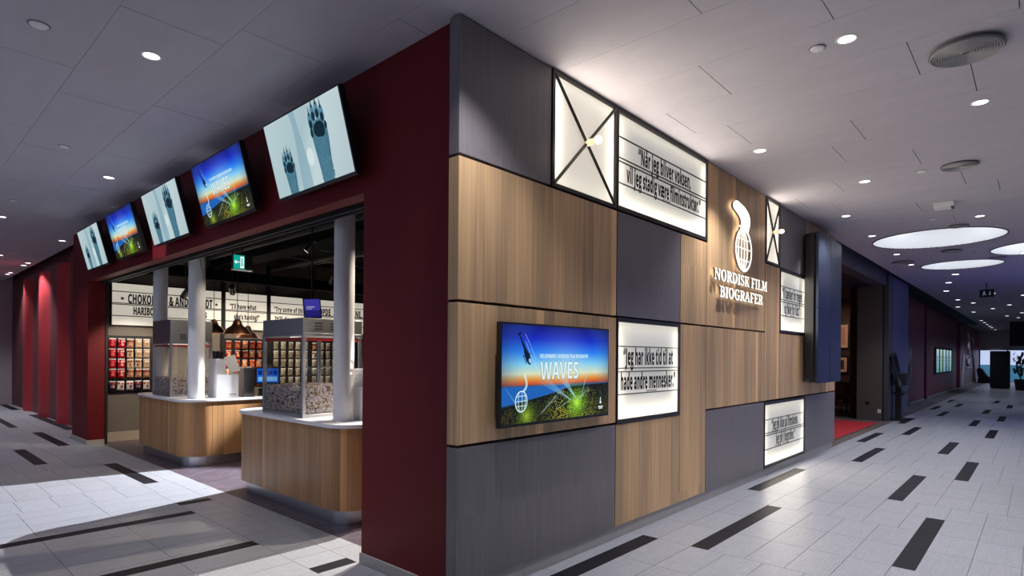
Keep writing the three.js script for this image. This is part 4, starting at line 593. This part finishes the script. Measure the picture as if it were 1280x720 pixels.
function picture(z0, z1, y0, y1, label, col) { const t = thing('framed_picture', label, 'picture', [18, y0, (z0 + z1) / 2], 'framed pictures in the dim lounge'); const c = (z0 + z1) / 2;
  const f = frameXY(z0 - c, z1 - c, 0, y1 - y0, 0.05, 0, 0.04); f.rotateY(-Math.PI / 2); f.translate(17.998, y0, c); part(t, 'frame', f, BLACKSATIN);
  part(t, 'mat', bx(17.975, 17.99, y0 + 0.05, y1 - 0.05, z0 + 0.05, z1 - 0.05), std({ color: lin(0.75, 0.56, 0.44), roughness: 0.7 })); part(t, 'print', bx(17.972, 17.976, y0 + 0.14, y1 - 0.14, z0 + 0.13, z1 - 0.13), std({ color: lin(...col), roughness: 0.7 })); }
picture(-2.35, -1.80, 1.80, 2.62, 'upper picture of the two stacked frames in the lounge', [0.62, 0.36, 0.26]); picture(-2.30, -1.82, 1.04, 1.60, 'lower smaller picture of the two stacked frames in the lounge', [0.05, 0.03, 0.03]); picture(-1.75, -1.15, 1.12, 2.35, 'tall pale picture beside the stacked frames in the lounge', [0.66, 0.42, 0.33]);
{ const l = new THREE.SpotLight(lin(1, 0.62, 0.42), 6.5, 0, 0.7, 0.6); l.position.set(15.9, 3.2, -1.9); l.target.position.set(18, 1.7, -1.9); l.shadow.radius = 3; scene.add(l, l.target);
  const t = thing('lounge_spotlight', 'dark ceiling spotlight hidden in the lounge', 'spotlight', [15.9, 3.22, -1.9]); part(t, 'housing', rod([15.88, 3.29, -1.9], [15.88, 3.22, -1.9], 0.04, 16), BLACK); part(t, 'lens', rod([15.88, 3.22, -1.9], [15.88, 3.217, -1.9], 0.03, 16), glow(2, 1.3, 0.9)); }
{ const t = thing('lounge_chair', 'brown upholstered lounge chair in the dim room behind the carpet', 'chair', [15.2, 0, -1.6]); const U = std({ color: lin(0.16, 0.062, 0.032), roughness: 0.55 }); part(t, 'seat', bx(14.85, 15.5, 0.30, 0.44, -2.0, -1.27, 0.05), U); const b = new RoundedBoxGeometry(0.14, 0.46, 0.73, 2, 0.06); b.rotateZ(-0.16); b.translate(15.5, 0.64, -1.635); part(t, 'backrest', b, U); for (const [x, z] of [[14.9, -1.95], [14.9, -1.32], [15.45, -1.95], [15.45, -1.32]]) part(t, 'leg', rod([x, 0, z], [x, 0.31, z], 0.014, 8), BLACK); for (const z of [-2.04, -1.23]) part(t, 'armrest', bx(14.9, 15.5, 0.46, 0.52, z - 0.03, z + 0.03, 0.02), U); }
{ const t = thing('wall_socket', 'small white wall socket low on the brown jamb beside the carpet', 'socket', [14.12, 0.22, -0.33]); part(t, 'cover', bx(14.113, 14.125, 0.19, 0.28, -0.36, -0.29, 0.004), WHITE); part(t, 'insert', bx(14.110, 14.114, 0.215, 0.255, -0.345, -0.305), std({ color: lin(0.5, 0.5, 0.5), roughness: 0.5 })); }
{ const t = thing('floor_socket', 'small dark round socket low on the brown jamb', 'socket', [14.12, 0.40, -0.58]); const g = new THREE.CylinderGeometry(0.045, 0.045, 0.012, 20); g.rotateZ(Math.PI / 2); g.translate(14.119, 0.42, -0.58); part(t, 'cover', g, BLACK); const h = new THREE.CylinderGeometry(0.028, 0.028, 0.004, 20); h.rotateZ(Math.PI / 2); h.translate(14.112, 0.42, -0.58); part(t, 'insert', h, BLACKSATIN); }
// ---------------------------------------------------------------- corridor side wall
{
  const s = structure('wall_corridor'); const p = (n, g, m) => { const o = new THREE.Mesh(uvw(g), m); o.name = n; s.add(o); };
  p('glossy_pier', bx(14.75, 17.0, 0, H, -0.9, -0.15), new THREE.MeshPhysicalMaterial({ color: lin(0.085, 0.085, 0.16), roughness: 0.42, metalness: 0.0 }));
  p('wall_panel', bx(17.0, 23.7, 0, H, -0.95, -0.60), PURPLE); p('recess', bx(23.7, 24.5, 0, H, -1.2, -0.95), BLACK); p('wall_panel', bx(24.5, 35.0, 0, H, -0.95, -0.62), PURPLE); p('recess', bx(35.0, 37.2, 0, H, -1.2, -0.95), BLACK); p('wall_panel', bx(37.2, 50, 0, H, -0.95, -0.64), PURPLE);
  for (const [a, b] of [[17.0, 23.7], [24.5, 35], [37.2, 50]]) p('plinth', bx(a, b + 0.02, 0, 0.08, -0.96, -0.585), PLINTH);
  const w = structure('wall_east'); const q = (n, g, m) => { const o = new THREE.Mesh(uvw(g), m); o.name = n; w.add(o); };
  q('upper_wall', bx(50, 50.3, 2.17, H + 0.6, -1.2, 8), std({ color: lin(0.42, 0.42, 0.46), roughness: 0.8 })); q('bulkhead', bx(38.5, 50, 2.25, H, 1.35, 7), std({ color: lin(0.02, 0.02, 0.024), roughness: 0.6 }));
}
{ const d = structure('door_1', [19.3, 0, -0.58]); const p = (n, g, m) => part(d, n, g, m); p('leaf', bx(18.9, 20.3, 0, 2.15, -0.60, -0.55), BLACKSATIN); p('frame_post', bx(18.8, 18.9, 0, 2.2, -0.60, -0.47), BLACK); p('handle', bx(20.1, 20.16, 0.85, 1.35, -0.545, -0.50), STEEL); p('sign_plate', bx(20.4, 20.7, 1.5, 1.85, -0.60, -0.585), WHITE); }
{ const d = structure('window_1', [50.1, 0, 2]); for (let z = -0.6; z < 6.9; z += 1.5) { part(d, 'mullion', bx(50.05, 50.15, 0, 2.17, z - 0.04, z + 0.04), BLACK); part(d, 'pane', bx(50.09, 50.10, 0.05, 2.17, z + 0.04, Math.min(z + 1.46, 6.95)), PANE); } part(d, 'sill', bx(50.0, 50.2, 0, 0.05, -0.64, 7), BLACK); }
{ let n = 2; for (const [a, b] of [[-4.5, -0.5], [1, 5], [8.5, 13], [14, 18.5], [24, 28.5]]) { const d = structure('window_' + n++, [(a + b) / 2, 0.4, 7.1]); part(d, 'frame', frameXY(a, b, 0.4, 3.0, 0.07, 7.08, 7.16), BLACK); part(d, 'pane', bx(a + 0.07, b - 0.07, 0.47, 2.93, 7.11, 7.12), PANE); part(d, 'mullion', bx((a + b) / 2 - 0.035, (a + b) / 2 + 0.035, 0.47, 2.93, 7.09, 7.15), BLACK); } }  // unseen south windows, added for cool fill light
{ let n = 7; for (const [a, b] of [[-13, -8], [-7, -2], [-1, 4]]) { const d = structure('window_' + n++, [-7.1, 0.4, (a + b) / 2]), f = frameXY(-b, -a, 0.4, 3.0, 0.07, -0.04, 0.04); f.rotateY(Math.PI / 2); f.translate(-7.12, 0, 0); part(d, 'frame', f, BLACK); part(d, 'pane', bx(-7.125, -7.115, 0.47, 2.93, a + 0.07, b - 0.07), PANE); part(d, 'mullion', bx(-7.15, -7.09, 0.47, 2.93, (a + b) / 2 - 0.035, (a + b) / 2 + 0.035), BLACK); } }  // unseen west windows, added to light the shop front from the hall
solo('water', 'teal water seen outside the far windows', 'water', [150, -0.6, 0], bx(51, 330, -0.8, -0.6, -80, 90), std({ color: lin(0.008, 0.20, 0.27), roughness: 1 })).userData.kind = 'stuff';
solo('outside_ground', 'paved ground outside the unseen windows', 'ground', [20, -0.3, 30], bx(-60, 50.2, -0.5, -0.3, 8.3, 80), std({ color: lin(0.10, 0.11, 0.13), roughness: 0.9 })).userData.kind = 'stuff';
{ // ticket kiosk
  const t = thing('ticket_kiosk', 'slim black ticket kiosk with tilted screen before the glossy dark pier', 'kiosk', [14.75, 0, -0.02]);
  part(t, 'base_plate', bx(14.35, 15.15, 0, 0.03, -0.14, 0.12, 0.006), BLACKSATIN); part(t, 'post', bx(14.62, 14.88, 0.03, 1.05, -0.08, 0.05, 0.01), BLACKSATIN); part(t, 'payment_box', bx(14.80, 15.2, 0.85, 1.15, -0.10, 0.10, 0.01), BLACK); part(t, 'shelf', bx(14.55, 15.3, 0.62, 0.68, -0.10, 0.11, 0.008), BLACKSATIN);
  const g = new RoundedBoxGeometry(0.50, 0.80, 0.05, 1, 0.01); g.rotateX(-0.18); g.rotateZ(0.16); g.translate(14.52, 1.24, -0.03); part(t, 'monitor', g, BLACKSATIN); const h = new THREE.PlaneGeometry(0.44, 0.7); h.translate(0, 0, 0.027); h.rotateX(-0.18); h.rotateZ(0.16); h.translate(14.52, 1.24, -0.03); part(t, 'screen', h, std({ color: lin(0.02, 0.02, 0.03), roughness: 0.15 }));
}
{ // lit display of five upright strips
  const t = thing('poster_display', 'black framed display of five upright glowing strips on the purple wall', 'display', [29.5, 0.9, -0.6]); part(t, 'frame', bx(26.6, 32.5, 0.90, 2.0, -0.62, -0.57, 0.01), BLACK);
  for (let i = 0; i < 5; i++) { const a = 26.85 + i * 1.13; const g = new THREE.PlaneGeometry(0.78, 0.96); g.translate(a + 0.42, 1.45, -0.567); part(t, 'glowing_screen', g, screenMat(canvasTex(64, 96, (c, W, hh) => { const k = c.createLinearGradient(0, 0, 0, hh); k.addColorStop(0, ['#cfeef4', '#bfe6dc', '#d6ecf2', '#b2dfe8', '#c9eadf'][i]); k.addColorStop(1, ['#5f9fb4', '#6fa58c', '#7da6bf', '#4f93ad', '#74b09a'][i]); c.fillStyle = k; c.fillRect(0, 0, W, hh); c.fillStyle = 'rgba(20,60,70,0.5)'; c.fillRect(10, 30, 40, 6); c.fillRect(10, 44, 30, 5); }), 0.62)); }
}
{ // white line figures on the last purple wall
  const t = thing('wall_figure', 'white outlined figures standing on the farthest purple wall', 'wall decoration', [42, 0, -0.6]); const W = std({ color: lin(0.62, 0.62, 0.68), roughness: 0.4 });
  const line = (pts, r = 0.05) => part(t, 'outline', new THREE.TubeGeometry(new THREE.CatmullRomCurve3(pts.map(p => new THREE.Vector3(p[0], p[1], -0.60))), 24, r, 6), W);
  line([[37.8, 0.1], [38.2, 0.8], [38.6, 1.3], [38.9, 1.75]]); line([[41.0, 3.1], [41.6, 2.7], [41.3, 2.2], [41.9, 1.6], [41.2, 1.2]], 0.07); line([[44.3, 2.9], [44.8, 2.5], [44.5, 1.9], [45.2, 1.3], [46.4, 0.1]], 0.06); line([[40.4, 1.5], [41.2, 1.72], [42.4, 1.5], [41.4, 1.25], [40.4, 1.5]], 0.035); line([[40.6, 1.0], [42.8, 1.02], [43.6, 0.98]], 0.03);
}
{ const t = thing('dark_partition', 'tall black partition standing before the far windows', 'partition', [38, 0, 1.0]); part(t, 'panel', bx(37.7, 38.1, 0.04, 1.98, 0.58, 1.40, 0.02), BLACK); part(t, 'foot', bx(37.6, 38.2, 0, 0.04, 0.62, 1.36, 0.01), BLACK); }
{ const t = thing('potted_plant', 'leafy potted plant silhouetted at the far right window', 'plant', [36.2, 0, 1.86]); part(t, 'pot', lathe([[0, 0], [0.20, 0], [0.27, 0.55], [0.25, 0.55], [0.24, 0.48], [0, 0.48]], 36.2, 0, 1.86, 20), BLACK); const LF = std({ color: lin(0.012, 0.03, 0.022), roughness: 0.6, side: THREE.DoubleSide });
  for (let i = 0; i < 5; i++) { const a = rr(0, 6.3); part(t, 'stem', rod([36.2, 0.45, 1.86], [36.2 + 0.2 * Math.cos(a), rr(1.2, 1.7), 1.86 + 0.22 * Math.sin(a)], 0.012, 5), LF); }
  for (let i = 0; i < 90; i++) { const g = new THREE.CircleGeometry(0.05, 6); g.scale(1, 2.4, 1); g.rotateX(rr(-1, 1)); g.rotateY(rr(0, 6.3)); g.rotateZ(rr(-1, 1)); const a = rr(0, 6.3), r = 0.36 * Math.sqrt(rnd()); g.translate(36.2 + r * Math.cos(a), rr(0.75, 1.85), 1.86 + r * Math.sin(a)); part(t, 'leaf', g, LF); } }
{ const t = thing('massage_chair', 'dark reclining chair silhouette before the far left window', 'chair', [47, 0, -0.1]); const pts = [[0, 0], [1.6, 0], [1.7, 0.2], [1.0, 0.45], [0.45, 0.85], [0.1, 0.95], [-0.1, 0.8], [0.1, 0.3]]; const g = new THREE.ExtrudeGeometry(new THREE.Shape(pts.map(p => new THREE.Vector2(p[0] * 0.42, p[1]))), { depth: 1.2, bevelEnabled: true, bevelSize: 0.03, bevelThickness: 0.03, bevelSegments: 1 }); g.rotateY(-Math.PI / 2); g.translate(47.5, 0.03, -0.45); part(t, 'shell', g, BLACK); part(t, 'foot', bx(46.4, 47.3, 0, 0.04, -0.4, 0.2, 0.01), BLACK); }

// ---------------------------------------------------------------- hand over
scene.traverse(o => { if (o.isMesh) { o.castShadow = true; o.receiveShadow = true; } if (o.isSpotLight || o.isPointLight) o.castShadow = true; });
renderer.render(scene, camera);
